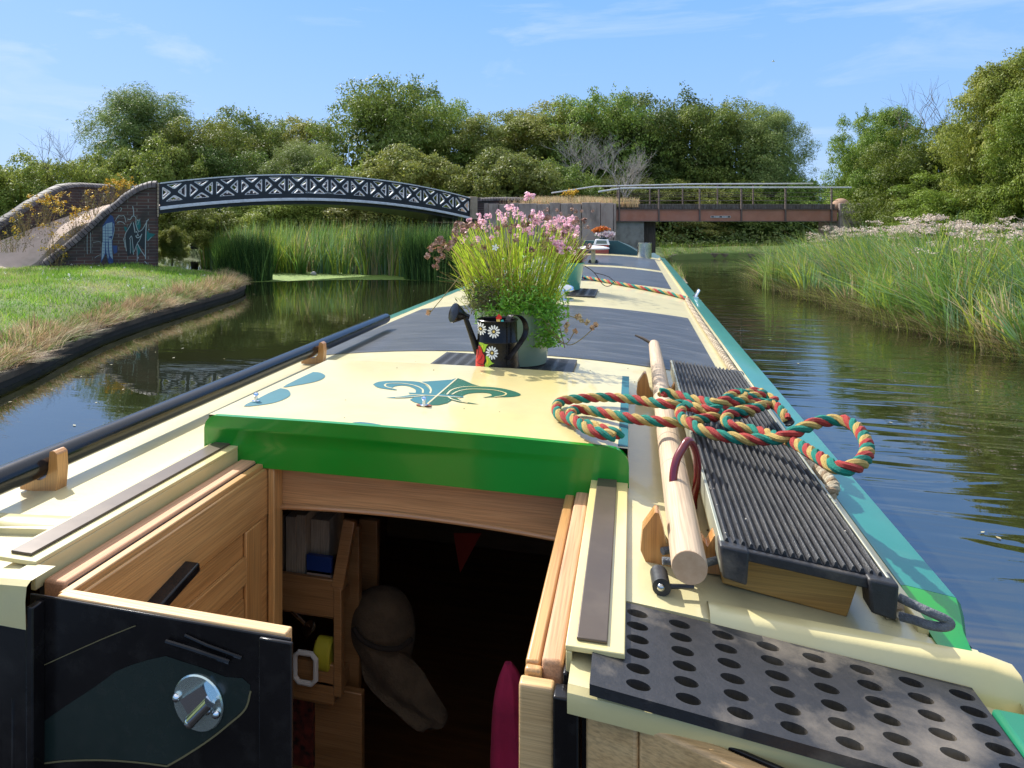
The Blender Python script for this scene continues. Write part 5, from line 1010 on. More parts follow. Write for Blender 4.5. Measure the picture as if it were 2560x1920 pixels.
for x in (585,645): gline([(x,560),(x+4,900),(x,1230)], 10, 1, .0115)
gpoly([(1310,450),(1385,450),(1400,600),(1370,690),(1330,680),(1300,600)], 2); gpoly([(1540,700),(1600,760),(1740,785),(1640,880),(1560,950),(1535,900)], 2); gpoly([(1300,1060),(1340,1010),(1420,1150),(1340,1290),(1310,1200)], 2); gpoly([(1150,880),(1200,830),(1225,1100),(1230,1250),(1180,1150)], 2); gpoly([(1010,600),(1090,640),(1060,740),(1030,700)], 2)
gpoly([(1100,600),(1230,480),(1300,600),(1400,700),(1520,560),(1520,1180),(1330,1000),(1240,1250),(1180,1250),(1100,1300),(1050,900)], 4, .0062); gpoly([(750,1050),(860,1050),(860,1200),(780,1250)], 1, .0065)
for pts, w in (([(1100,440),(1160,450),(1200,380),(1250,370),(1290,420),(1290,560),(1330,690),(1380,720),(1450,660),(1540,500),(1580,440)], 16), ([(1540,470),(1520,700),(1510,1000),(1510,1360)], 22), ([(1215,140),(1235,250),(1240,370)], 18), ([(1230,520),(1270,740),(1300,850),(1340,870),(1400,830),(1430,780)], 20), ([(1430,780),(1370,930),(1320,1000),(1250,1190)], 14), ([(1320,1000),(1400,1150),(1500,1300)], 18), ([(1310,1090),(1320,1250),(1320,1410)], 14), ([(1140,900),(1190,830),(1215,1000),(1235,1260)], 14), ([(1160,900),(1160,1100),(1165,1230)], 12),
               ([(1190,520),(1140,620),(1040,800),(1050,1000),(1070,1180)], 14), ([(1330,570),(1385,430)], 10), ([(1350,715),(1310,830)], 10), ([(1560,945),(1650,850)], 12), ([(170,780),(165,1000),(170,1250)], 10), ([(245,750),(250,1000),(250,1220)], 10), ([(820,480),(860,400),(900,360),(950,370),(1010,360),(1040,420),(1060,520)], 12), ([(850,540),(900,500),(980,510),(1040,560)], 12), ([(930,170),(960,200),(935,260)], 14), ([(1490,1410),(1550,1470)], 18), ([(1000,880),(1030,1000),(1040,1100)], 12), ([(300,980),(420,960),(480,970)], 7), ([(340,1340),(400,1290),(480,1260)], 8)):
    gline(pts, w)
gline([(770,540),(790,700),(740,920)], 12, 0); gline([(480,1440),(560,1300),(600,1210),(660,1380),(690,1290),(760,1440)], 14, 1)
for x, y in ((1305,735),(1340,810),(1588,680),(1345,1330),(1335,465)): gpoly([(x+14*math.cos(q), y+20*math.sin(q)) for q in np.linspace(0, 6.28, 8, endpoint=False)], 3, .014)
m.build('graffiti', gm, w1, smooth=False)
# ============================================================ girder bridge ("cattle bridge")
CLp, CR = (-.52, 24.15), (6.55, 26.1); an2 = math.atan2(CR[1]-CLp[1], CR[0]-CLp[0]); L2 = math.hypot(CR[0]-CLp[0], CR[1]-CLp[1])
tc_ = thing('girder_bridge', (CLp[0], CLp[1], 0), 'flat brown steel girder bridge with pale handrails on concrete piers', 'bridge', rz=an2)
def lz(x, y): return on_wall(x, y, CLp, CR)
zb = lz(1800, 554)[1]; zg = lz(1800, 524)[1]; zk = lz(1800, 510)[1]; zr2 = lz(1800, 469)[1]; zr1 = lz(1800, 458)[1]
brown = mat('brown_girder_paint', (.42, .19, .13), .6, (.34, .145, .095), 2.5, bump=.15, bscale=20, dirt=(.36, .10, .04), dscale=1.4, damt=.55); darkb = mat('dark_brown_steel', (.14, .10, .085), .7); rail = mat('galvanised_rail', (.66, .67, .66), .4, (.55, .56, .56), 8); weath = mat('weathered_timber', (.06, .045, .035), .95, (.18, .16, .14), 9, stretch=(3, 1, .5))
m = MB(); m.box(0, L2, -.02, .02, zb+.02, zg, 0); m.box(0, L2, -.09, .09, zb, zb+.022, 1); m.box(0, L2, -.06, .09, zg+.001, zg+.02, 1); m.build('girder', [brown, darkb], tc_, local=True)
m = MB(); m.box(0, L2, .10, .22, zg+.022, zk); m.build('kerb_timber', weath, tc_, local=True, bevel=.01)
m = MB(); m.box(0, L2, .0925, 3.1, zb+.1, zg+.018); m.build('deck', mat('deck_timber', (.12, .1, .08), .9), tc_, local=True)
m = MB(); m.box(0, L2, 3.11, 3.15, zb+.02, zg); m.build('girder', brown, tc_, local=True)
pxs = [1547, 1646, 1748, 1852, 1962, 2077]
for x in pxs:
    s = lz(x, 500)[0]; m = MB(); m.box(s-.022, s+.022, -.075, -.022, zb+.023, zr2); m.build('post', darkb, tc_, local=True, bevel=.004)
for x in (1605, 1697, 1790, 1889, 1990): 
    s = lz(x, 500)[0]; m = MB(); m.box(s-.02, s+.02, 3.16, 3.2, zg+.02, zr1+.12); m.build('post', darkb, tc_, local=True)
m = MB(); s0 = lz(1495, 484)[0]; m.tube([(s0, -.05, zr2-.14), (lz(1550, 479)[0], -.05, zr2-.03), (lz(1700, 470)[0], -.05, zr2), (L2*.8, -.05, zr2), (L2+.45, -.05, zr2)], .028, 10)
m.build('top_rail', rail, tc_, local=True)
m = MB(); s0 = lz(1418, 477)[0]; m.tube([(s0, 3.18, zr2-.06), (0, 3.18, zr1+.04), (L2*.5, 3.18, zr1+.13), (L2+.9, 3.18, zr1+.15)], .028, 10); m.build('top_rail', rail, tc_, local=True)
for f in (.28, .52, .76):
    m = MB(); z = zk+(zr2-zk)*f-.04; m.tube([(.0, -.05, z-.02), (L2*.4, -.05, z), (L2, -.05, z)], .008, 6); m.build('mid_rail', darkb, tc_, local=True)
for f in (.3, .6):
    m = MB(); z = zk+(zr1-zk)*f; m.tube([(.0, 3.18, z), (L2, 3.18, z)], .010, 6); m.build('mid_rail', darkb, tc_, local=True)
c1 = lz(1740+1120*.05425, 520+405*.05425); m = MB(); W_, H_ = .66, .062
m.box(c1[0]-W_/2, c1[0]+W_/2, -.034, -.026, c1[1]-H_/2, c1[1]+H_/2, 0)
for a_, b_ in ((-.315, -.225), (-.045, .045), (.225, .315)): m.box(c1[0]+a_, c1[0]+b_, -.037, -.0345, c1[1]-.021, c1[1]+.021, 1)
for tx, xx in (('CATTLE', -.135), ('BRIDGE', .135)): m.text(tx, .052, .002, lambda x, y, z: (c1[0]+xx+x, -.0355+z, c1[1]+y), 1, .82)
m.build('name_plate', [white, bblack], tc_, local=True, smooth=False)
conc = mat('weathered_concrete', (.44, .35, .29), .95, (.30, .22, .18), 1.6, bump=.8, bscale=8, dirt=(.09, .075, .06), dscale=2.2, damt=.7, stretch=(1.6, 1.6, .6)); conc2 = mat('grey_concrete_pier', (.27, .26, .235), .95, (.2, .19, .165), 3, bump=.6, bscale=9, dirt=(.09, .08, .07), dscale=3, damt=.6)
m = MB(); m.box(-.05, .95, .02, 3.2, -.4, zb-.004); m.build('pier', conc2, tc_, local=True, bevel=.02)
m = MB(); m.box(.952, 1.42, .30, 3.1, -.4, zb-.01); m.build('pier', mat('dark_brown_pier', (.05, .038, .03), .9, (.09, .07, .055), 6, stretch=(4, 4, .5)), tc_, local=True, bevel=.02)  # darker brown block continuing the left pier
m = MB(); m.box(L2-.22, L2+1.35, .03, .75, -.3, zb-.004); m.box(L2+.05, L2+1.35, -.10, .02, -.3, zk+.02); m.build('pier', conc, tc_, local=True, bevel=.02)
# retaining wall between the bridges: upright precast slabs
RW0, RW1 = (-5.2, 24.05), (-.50, 23.92); d = (Vector(RW1)-Vector(RW0)); LR = d.length; t6 = thing('retaining_wall', (RW0[0], RW0[1], 0), 'weathered concrete slab wall between the two bridges behind the boat', 'wall', rz=math.atan2(d.y, d.x))
x = 0; k = 0
zt = lz(1500, 506)[1]
while x < LR:
    w_ = [.42, .36, .40, .30, .62][k % 5]; m = MB(); pr = [0, .03, 0, .05, .02][k % 5]; m.box(x+.008, min(LR, x+w_)-.008, -pr, .3, -.3, zt-.02*(k % 3)); m.build('slab', conc, t6, local=True, bevel=.012); x += w_; k += 1
# boulder and bike wheel seen at the right end of the deck
p = lz(2105, 480); m = MB(); pw = Vector(CR)+Vector((.25, .5)); m.sphere((pw.x, pw.y, zk-.05), .28, n=9, sz=.9); o = m.build('boulder', mat('sandstone', (.42, .27, .18), .9, (.33, .2, .13), 4, bump=.5)); tag(o, 'rounded sandy boulder at the right end of the girder bridge deck', 'boulder')
# ============================================================ VEGETATION
def px(xd, yd, D):   # point from display pixel (2212 wide) at camera depth D
    return atD(xd*1.15732, yd*1.15732, D)
def leafm(name, c1, c2, sc=.6, tr=.34, isl=.35, objr=.02): return mat(name, c1, .55, c2, sc, transl=tr, island=isl, objr=objr, spec=.3)
LF = {'mid': leafm('leaf_mid_green', (.16, .235, .04), (.245, .30, .055)), 'dark': leafm('leaf_dark_green', (.11, .175, .035), (.175, .23, .05)), 'olive': leafm('leaf_olive', (.185, .22, .045), (.265, .275, .06)),
      'willow': leafm('leaf_willow', (.19, .28, .075), (.25, .34, .10)), 'bright': leafm('leaf_bright', (.12, .20, .025), (.19, .27, .035)), 'yellow': leafm('leaf_yellow_green', (.18, .24, .035), (.28, .31, .05))}
BARK = mat('bark', (.10, .08, .06), .95, (.17, .14, .11), 9, bump=1, stretch=(1, 1, .3))
def crown(name, rad, nc, nl, size, m, seed, asp=.5, low=-.75, droop=0, point=0, core=2500, lump=1):
    nc = int(nc*1.7); r = np.random.default_rng(seed); d = unit(r.normal(0, 1, (nc, 3))); d[:, 2] = np.where(d[:, 2] < low, -d[:, 2], d[:, 2])
    f = r.uniform(.42, 1.10, (nc, 1))**.75; R3 = np.array(rad); C = np.sign(d)*np.abs(d)**.78*f*R3*.84; rc_ = r.uniform(.07, .21, nc)*min(rad)*1.1*lump
    if point: s = 1-point*np.clip(C[:, 2:3]/rad[2], 0, 1); C[:, :2] *= s
    w = rc_**2; idx = r.choice(nc, nl, p=w/w.sum()); q = unit(r.normal(0, 1, (nl, 3))); q[:, 2] = np.abs(q[:, 2])*np.where(r.uniform(0, 1, nl) < .75, 1, -1)
    P = C[idx]+q*(rc_[idx]*r.uniform(.35, 1.12, nl)**.55)[:, None]*np.array([1.15, 1.15, .8])
    if droop: P[:, 2] -= droop*r.uniform(0, 1, nl)**2
    nsp = 420; ds = unit(r.normal(0, 1, (nsp, 3))); ds[:, 2] = np.abs(ds[:, 2])*.9; ci = r.integers(0, nc, nsp); S0 = C[ci]; dr = unit(C[ci]/R3*.9+ds*.8+np.array([0, 0, .35-droop])); Ls = r.uniform(.08, .24, nsp)*min(rad)*lump
    per = max(18, nl//3400); tt = r.uniform(.2, 1, (nsp, per)); SP_ = (S0[:, None]+dr[:, None]*(Ls[:, None]*tt)[..., None]).reshape(-1, 3)+r.normal(0, size*1.1, (nsp*per, 3)); P = np.concatenate([P, SP_]); q = np.concatenate([q, unit(r.normal(0, 1, SP_.shape))])
    V, F_ = leaves(P, q*.9+np.array([0, 0, .35]), size, asp, .55)
    qc = unit(r.normal(0, 1, (core, 3)))*r.uniform(.1, .62, (core, 1))*R3; V2, F2 = leaves(qc, qc, size*2.6, .6, .8)
    return np.concatenate([V, V2]), np.concatenate([F_, F2+len(V)])
def trunk(mb, h, r0, limbs, spread, seed):
    q = random.Random(seed); lean = Vector((q.uniform(-.3, .3), q.uniform(-.3, .3), 0))
    P = [Vector((0, 0, -.2))+lean*t*t+Vector((0, 0, h*t)) for t in (0, .15, .35, .6, .8, 1)]; mb.tube(P, [r0*1.25, r0, r0*.85, r0*.6, r0*.4, r0*.15], 9)
    for i in range(limbs):
        t = q.uniform(.25, .85); b = lean*t*t+Vector((0, 0, h*t-.2)); a = q.uniform(0, 6.28); s = spread*q.uniform(.5, 1)
        mb.tube([b, b+Vector((math.cos(a)*s*.4, math.sin(a)*s*.4, s*.35)), b+Vector((math.cos(a)*s, math.sin(a)*s, s*.6))], [r0*.4, r0*.25, r0*.08], 6)
PROTO = {}
def make_proto(key, label, rad, nc, nl, size, m, seed, **k):
    V, F_ = crown('c', rad, nc, nl, size, m, seed, **k); t = thing('tree', (0, 0, 0), label, 'tree'); V[:, 2] += rad[2]*.93
    array_mesh('crown', V, F_, LF[m], t); mb = MB(); trunk(mb, rad[2]*1.45, .05*rad[2], 7, rad[0]*.6, seed); mb.build('trunk', BARK, t, local=True); PROTO[key] = [t, rad, False]
make_proto('round', 'x', (5, 5, 4.6), 95, 52000, .075, 'mid', 1); make_proto('oval', 'x', (4.2, 4.2, 5.2), 95, 50000, .075, 'olive', 2); make_proto('darkr', 'x', (5, 4.6, 4.4), 90, 46000, .08, 'dark', 3)
make_proto('willow', 'x', (4.0, 4.0, 5.4), 120, 56000, .085, 'willow', 4, asp=.22, droop=.5, point=.35); make_proto('bush', 'x', (4.2, 3.6, 2.6), 80, 40000, .07, 'mid', 5, lump=1.25); make_proto('ybush', 'x', (3.4, 3, 2.4), 70, 34000, .07, 'olive', 6, lump=1.3)
make_proto('near', 'x', (3.4, 3.4, 3.1), 130, 110000, .044, 'bright', 7, lump=.95, core=5000); make_proto('neary', 'x', (3.0, 3.0, 3.6), 130, 105000, .043, 'yellow', 8, lump=.95, point=.45, core=5000)
TREES = [('bush', 40, 335, 27, 150, 'scrubby dark bush at the far left behind the ramp walls'), ('bush', 185, 340, 26, 120, 'low bush just behind the top of the left ramp wall'),
 ('willow', 318, 182, 35, 145, 'tall pointed willow left of the arched bridge, highest on that side'), ('round', 420, 252, 34, 125, 'rounded green tree directly right of the tall left willow'), ('darkr', 540, 242, 40, 120, 'dark tree in the dip behind the left half of the arched bridge'),
 ('oval', 625, 250, 42, 110, 'thin topped tree left of the highest central tree'), ('willow', 660, 300, 32, 100, 'feathery pale willow behind the middle of the arched bridge'), ('round', 835, 170, 40, 155, 'highest broad tree behind the arched bridge'),
 ('round', 925, 205, 43, 110, 'tree leaning against the right flank of the highest broad tree'), ('oval', 1055, 240, 42, 115, 'dull olive tree above the right end of the arched bridge'), ('oval', 1180, 215, 43, 120, 'olive tree above the pink flowers'),
 ('round', 1295, 198, 42, 135, 'large round tree behind the bare grey branches'), ('darkr', 1430, 192, 43, 140, 'large dark round tree above the girder bridge, left half'), ('round', 1550, 212, 41, 120, 'large tree above the middle of the girder bridge'), ('willow', 1655, 222, 39, 92, 'pale willow at the right end of the central tree line'),
 ('ybush', 1090, 330, 31, 130, 'olive bush behind the flower pot blossoms'), ('ybush', 880, 325, 31, 135, 'yellowish bush below the highest broad tree'), ('bush', 715, 345, 31, 120, 'green bush seen over the centre of the arched bridge'), ('darkr', 510, 318, 33, 120, 'dark tree behind the left end of the arched bridge'),
 ('bush', 330, 300, 31, 130, 'dense green shrub rising behind the left bridge abutment'), ('bush', 600, 420, 29.5, 130, 'shrub under the left half of the arched bridge behind the reeds'), ('ybush', 800, 420, 29.5, 130, 'yellow green shrub under the middle of the arched bridge behind the reeds'), ('bush', 960, 410, 30, 110, 'shrub under the right end of the arched bridge behind the reeds'),
 ('bush', 1180, 350, 33, 120, 'bush left of the bare grey branches'), ('ybush', 1330, 385, 37, 110, 'low bush behind the left rails of the girder bridge'), ('ybush', 1480, 395, 38, 120, 'sunlit olive bush seen through the girder bridge rails, left of centre'), ('bush', 1610, 390, 38, 110, 'green bush seen through the girder bridge rails, right of centre'), ('bush', 1720, 385, 37, 95, 'bush behind the right end rails of the girder bridge'),
 ('ybush', 372, 492, 20, 42, 'straw tinged bush at the foot of the left bridge abutment'), ('bush', 400, 425, 25, 120, 'spreading bush filling the gap beside the left bridge abutment'), ('ybush', 330, 420, 30, 140, 'bush behind the left bridge abutment, below the dense shrub'), ('ybush', 1470, 455, 36, 90, 'bush under the left part of the girder bridge on the far bank'), ('darkr', 1600, 440, 38, 130, 'dark shaded tree under the girder bridge on the far bank'), ('bush', 1740, 450, 37.5, 110, 'shaded shrub under the right part of the girder bridge'), ('bush', 1870, 470, 35, 110, 'shrub beyond the right girder bridge pier'),
 ('near', 1885, 232, 25, 98, 'dark leafy tree at the right just clear of the girder bridge'), ('near', 2010, 262, 19.5, 150, 'broad bright green tree above the flowering reeds on the right'), ('neary', 2195, 92, 16.5, 150, 'tall yellow green tree at the right edge of the view'), ('near', 2290, 180, 15, 140, 'leafy tree cut by the right edge of the view'), ('near', 1905, 420, 24, 110, 'low leafy bush over the right abutment of the girder bridge'), ('near', 2100, 360, 17.5, 160, 'mid green bush directly behind the white flowering reeds')]
for i, (k, xd, yd, D, hw, lab) in enumerate(TREES):
    pr, rad, used = PROTO[k]; p = px(xd, yd, D); zg_ = .45 if xd < 1750 or D > 30 else .6
    if xd in (1330, 1180): zg_ = 1.0
    H_ = p.z-zg_; sz = H_/(rad[2]*1.93); sw = hw*(1.18 if D > 30 else 1.05)/1531*D/rad[0]
    if not used: o = pr; PROTO[k][2] = True; o.location = (p.x, p.y, zg_); o.rotation_euler = (0, 0, i*1.3); o.scale = (sw, sw, sz)
    else: o = copy_tree(pr, None, (p.x, p.y, zg_), i*1.3, (sw, sw, sz))
    o['label'] = lab; o['category'] = 'bush' if k in ('bush', 'ybush') else 'tree'; o['group'] = 'trees and bushes round the canal junction'
for k in PROTO.values():
    if not k[2]: bpy.data.objects.remove(k[0])
# filler undergrowth so the tree line closes at the ground
n = 90000; Q = np.stack([rng.uniform(-34, 24, n), rng.uniform(29, 46, n)], 1); ok = ~inpoly(Q, WATERP) & (polydist(Q, WATERP) > 1.2); Q = Q[ok]
hn = np.array([noise.noise(Vector((q[0]*.35, q[1]*.35, 9))) for q in Q]); z = .5+rng.uniform(0, 1, len(Q))*np.clip(1.3+1.6*hn, .2, 3)*np.clip((polydist(Q, WATERP)-1.1)/2, .15, 1)
V, F_ = leaves(np.c_[Q, z], np.tile([0, -.5, .7], (len(Q), 1)), .09, .5, .7); o = array_mesh('undergrowth', V, F_, LF['dark']); tag(o, 'dark low undergrowth along the foot of the far trees', 'undergrowth', kind='stuff')
# bare grey dead tree
dead = mat('dead_grey_wood', (.42, .38, .33), .9, (.3, .27, .24), 8)
def bare(mb, b, d, L_, r, q, lv):
    P = [b]; dd = d.copy()
    for i in range(4): dd = (dd+Vector((q.uniform(-.3, .3), q.uniform(-.3, .3), q.uniform(-.12, .25)))).normalized(); P.append(P[-1]+dd*L_/4)
    mb.tube(P, [r, r*.85, r*.7, r*.55, r*.4], 5)
    if lv:
        for i in range(q.choice((3, 4, 5))):
            t = q.randint(1, 4); nd = (dd+Vector((q.uniform(-1, 1), q.uniform(-1, 1), q.uniform(-.3, .6)))).normalized(); bare(mb, P[t], nd, L_*q.uniform(.55, .85), r*.55, q, lv-1)
for xd, yb, D, H_, s, lab in ((1350, 400, 33, 1.15, 3, 'bare grey dead branches behind the left end of the girder bridge rails'), (1265, 385, 37, 1.6, 4, 'taller grey dead branches among the trees above the orange flowers')):
    p = px(xd, yb, D); q = random.Random(s); mb = MB()
    for k in range(7): a = q.uniform(0, 6.28); bare(mb, p+Vector((q.uniform(-.2, .2), q.uniform(-.2, .2), -.6)), Vector((math.cos(a)*.8, math.sin(a)*.3-.2, .9)).normalized(), H_, .028, q, 3)
    tag(mb.build('dead_tree', dead), lab, 'dead tree', 'bare grey trees')
# thin twigs on the left skyline and on the right
for xd, yb, D, H_, s, lab in ((110, 345, 26, 1.2, 9, 'leafless twiggy shrub on the left skyline'), (2010, 265, 22, 1.3, 12, 'leafless twigs sticking out of the right hand trees')):
    p = px(xd, yb, D); q = random.Random(s); mb = MB()
    for k in range(5): bare(mb, p+Vector((q.uniform(-.8, .8), 0, -1.0)), Vector((q.uniform(-.4, .4), q.uniform(-.2, .2), 1)).normalized(), H_, .014, q, 2)
    tag(mb.build('twiggy_shrub', mat('dark_twigs', (.12, .09, .06), .9)), lab, 'shrub')
# ---- reeds and grasses
def mixblades(name, B, H_, ln, w, mats, probs, label, cat, bend=.5, seg=3):
    V, F_ = blades(B, H_, ln, w, bend, seg); n = len(B); mi = rng.choice(len(mats), n, p=probs); o = array_mesh(name, V, F_, mats, mi=np.tile(mi, seg)); return tag(o, label, cat, kind='stuff')
def gm_(n_, c, c2=None, tr=.35): return mat(n_, c, .55, c2 or tuple(x*.7 for x in c), .8, transl=tr, island=.35, spec=.3)
RG = [gm_('reed_green', (.20, .34, .07), (.14, .26, .05)), gm_('reed_blue_green', (.22, .34, .17), (.16, .27, .13)), gm_('reed_yellow_green', (.42, .50, .07), (.33, .40, .05)), gm_('reed_straw', (.55, .45, .24), (.45, .34, .18))]
# right bank
RP = [(3.3, 20.2),(3.95, 15.5),(4.15, 13),(4.55, 11),(4.9, 9.2),(5.3, 7.6),(5.7,5.5),(10.5,5.5),(11,12),(10,20),(9,27),(6.6,27.5),(5.2,25.5),(3.9,23.6)]
def tussocks(P2, per, h, rad, lean, leansd, w, seg, mats, probs, label, cat, tj=.18, name='reeds'):
    nt_ = len(P2); k = rng.integers(per[0], per[1], nt_); idx = np.repeat(np.arange(nt_), k); n = len(idx); tl_ = rng.normal(0, leansd, (nt_, 2))+lean; th_ = h*rng.uniform(.72, 1.15, nt_)
    a = rng.uniform(0, 6.28, n); q = np.sqrt(rng.uniform(0, 1, n)); off = np.stack([np.cos(a), np.sin(a)], 1)*q[:, None]; B = np.c_[P2[idx]+off*rad, np.full(n, -.05)]
    H_ = th_[idx]*rng.uniform(.45, 1.1, n); ln = (tl_[idx]+off*.30+rng.normal(0, tj, (n, 2)))*rng.choice([.5, 1, 1, 1.7], n)[:, None]*(H_/1.4)[:, None]
    V, F_ = blades(B, H_, ln, rng.uniform(w[0], w[1], n), .7, seg); base_ = rng.choice(len(mats), nt_, p=probs); mi = np.where(rng.uniform(0, 1, n) < .7, base_[idx], rng.choice(len(mats), n, p=probs))
    o = array_mesh(name, V, F_, mats, mi=np.tile(mi, seg)); return tag(o, label, cat, kind='stuff')
EDG = [(5.7,5.5),(5.3,7.6),(4.9,9.2),(4.55,11),(4.15,13),(3.95,15.5),(3.3,20.2),(3.9,23.6),(5.2,25.5)]
n = 2100; Q = np.stack([rng.uniform(3, 11, n), rng.uniform(5.5, 27.5, n)], 1); Q = Q[inpoly(Q, RP)]; ed2 = polydist(Q, EDG, False)
Hb = np.where(Q[:, 1] < 17, 1.66, 1.66-.06*(Q[:, 1]-17))*(.55+.45*np.clip(ed2/1.1, 0, 1))
tussocks(Q, (18, 52), Hb, .16, np.array([-.20, .0]), .46, (.018, .044), 4, RG, [.42, .25, .22, .11], 'dense green reeds bending over the water along the right bank', 'reeds')
# low tangle at the waters edge
n = 16000; t_ = rng.uniform(0, 1, n); ep_ = resample([Vector((x, y, 0)) for x, y in [(5.7,5.5),(5.3,7.6),(4.9,9.2),(4.55,11),(4.15,13),(3.95,15.5),(3.3,20.2),(3.9,23.6),(5.2,25.5)]], .1); E_ = np.array([[p.x, p.y] for p in ep_]); Q = E_[rng.integers(0, len(E_), n)]+rng.normal(0, .16, (n, 2))+np.array([.12, 0])
mixblades('water_edge_tangle', np.c_[Q, np.full(n, -.03)], rng.uniform(.15, .55, n), rng.normal(0, .3, (n, 2))+np.array([-.35, 0]), rng.uniform(.006, .013, n), [gm_('tangle_green', (.10, .16, .03)), RG[2], RG[3], gm_('brown_stem', (.10, .065, .03))], [.35, .1, .15, .4], 'brown and green tangle of stems at the water edge under the right reeds', 'water plants', .9, 4)
# bright iris clump
p = atH(1930, 724, 1.7); n = 34; B = np.tile([p.x, p.y, 0], (n, 1))+np.c_[rng.normal(0, .14, n), rng.normal(0, .1, n), 0*np.arange(n)]; V, F_ = blades(B, rng.uniform(.7, 1.35, n), np.c_[rng.normal(-.02, .22, n), rng.normal(0, .1, n)], .035, .3); o = array_mesh('iris_clump', V-np.array(p), F_, gm_('iris_leaf', (.26, .36, .09)), loc=p); tag(o, 'small pale green clump of iris leaves standing in the water on the right', 'water plant')
# hemp agrimony flower heads
AG = mat('pale_pink_umbel', (.72, .61, .51), .8, (.55, .43, .36), 4, island=.3, transl=.3); n = 430
Q = np.stack([rng.uniform(4.6, 10.5, n), rng.uniform(9.5, 22, n)], 1); Q = Q[inpoly(Q, RP) & (polydist(Q, [(5.7,5.5),(4.9,9.2),(4.15,13),(3.95,15.5),(3.3,20.2)], False) > .55)]; hz_ = np.where(Q[:, 1] < 17, 1.55, 1.55-.075*(Q[:, 1]-17))+rng.normal(0, .10, len(Q))-.35*(rng.uniform(0, 1, len(Q)) < .25)
sub = np.repeat(np.c_[Q, hz_], 6, 0)+rng.normal(0, 1, (len(Q)*6, 3))*np.array([.09, .09, .025]); C = np.repeat(sub, 12, 0)+rng.normal(0, 1, (len(sub)*12, 3))*np.array([.032, .032, .013]); V, F_ = leaves(C, np.tile([0, 0, 1.], (len(C), 1)), .016, .8, .9)
o = array_mesh('agrimony_flowers', V, F_, AG); tag(o, 'frothy pale pink flower heads crowning the right bank reeds', 'flowers', kind='stuff')
V, F_ = blades(np.c_[Q, 0*hz_], hz_, rng.normal(0, .05, (len(Q), 2)), .012, .2); o = array_mesh('agrimony_stems', V, F_, RG[0]); tag(o, 'upright stems carrying the pale pink flower heads', 'stems', kind='stuff')
# reed bed behind the arched bridge
RB = [(-11.9,20.6),(-10.2,20.4),(-8.2,20.7),(-6.6,20.2),(-5.2,19.8),(-4.6,19.6),(-4.3,21.5),(-5.0,24.2),(-9,26.4),(-13,27.5),(-17,26),(-15,22.4)]
n = 1500; Q = np.stack([rng.uniform(-17, -4, n), rng.uniform(19.4, 27.5, n)], 1); Q = Q[inpoly(Q, RB)]
tussocks(Q, (16, 40), 1.62+0*Q[:, 0], .17, np.array([.10, 0]), .13, (.02, .045), 3, RG, [.38, .36, .16, .10], 'tall green reed bed filling the side arm behind the arched bridge', 'reeds', .12)
# two darker clumps in front
for (cx_, cy_, rx, ry, n, h, lab) in ((-10.6, 17.9, .85, .6, 3400, 1.35, 'dark reed clump on the tip of the grassy bank left of the arch'), (-5.5, 19.5, .85, .45, 3400, 1.5, 'dark upright reed clump under the right end of the arch')):
    a = rng.uniform(0, 6.28, n); q = np.sqrt(rng.uniform(0, 1, n)); B = np.c_[cx_+rx*q*np.cos(a), cy_+ry*q*np.sin(a), np.full(n, 0.)]
    mixblades('reed_clump', B, h*rng.uniform(.6, 1.1, n), rng.normal(0, .18, (n, 2)), rng.uniform(.012, .02, n), [gm_('dark_reed', (.05, .12, .025)), RG[0]], [.7, .3], lab, 'reeds', .4)
# left bank lawn
LW = [(-5.0,2),(-6.4,5.67),(-7.7,8.96),(-8.8,13.97),(-9.5,15.6),(-10.3,16.3),(-11.6,17.0),(-13.2,18.2),(-20,20),(-22,6),(-14,1)]
def gz(Q): 
    Dq = polydist(Q, WATERP); return .17+(.56-.17)*np.clip((Dq-.12)/2.3, 0, 1)**.75+np.array([noise.noise(Vector((p[0]*.8, p[1]*.8, 3)))*.06+noise.noise(Vector((p[0]*.17, p[1]*.17, 1)))*.12 for p in Q])*np.clip(Dq, 0, 1)
n = 170000; Q = np.stack([rng.uniform(-17, -5, n), rng.uniform(4, 19, n)], 1); Q = Q[inpoly(Q, LW)]; rp_ = [(x, y) for x, y, z in NL]+[(x, y) for x, y, z in FLn[::-1]]; Q = Q[~inpoly(Q, rp_)]
z = gz(Q)-.01; cl = np.array([noise.noise(Vector((q[0]*1.5, q[1]*1.5, 12))) for q in Q])
LWM = [gm_('lawn_a', (.25, .45, .045), (.17, .34, .03)), gm_('lawn_b', (.42, .54, .10)), gm_('lawn_c', (.52, .48, .22)), gm_('lawn_d', (.12, .27, .03))]
c2_ = np.array([noise.noise(Vector((q[0]*.9, q[1]*.9, 31))) for q in Q]); r_ = rng.uniform(0, 1, len(Q))+c2_*.9; mi = np.where(r_ < .12, 3, np.where(r_ < .62, 0, np.where(r_ < .93, 1, 2)))
V, F_ = blades(np.c_[Q, z], rng.uniform(.03, .11, len(Q))*(1+.9*cl), rng.normal(0, .045, (len(Q), 2)), rng.uniform(.007, .014, len(Q)), .6, 2); o = array_mesh('lawn_grass', V, F_, LWM, mi=np.tile(mi, 2)); tag(o, 'bright mown grass on the left bank in front of the ramp wall', 'grass', kind='stuff')
DRY = [gm_('dry_grass_a', (.58, .42, .24), (.46, .31, .17)), gm_('dry_grass_b', (.40, .26, .15)), gm_('dry_grass_c', (.20, .32, .06)), gm_('dry_grass_d', (.68, .56, .34))]
bp_ = resample(spline([Vector((x, y, 0)) for x, y in bank], 6), .05); bp_ = [p for p in bp_ if p.y > 3]; E_ = np.array([[p.x, p.y] for p in bp_])
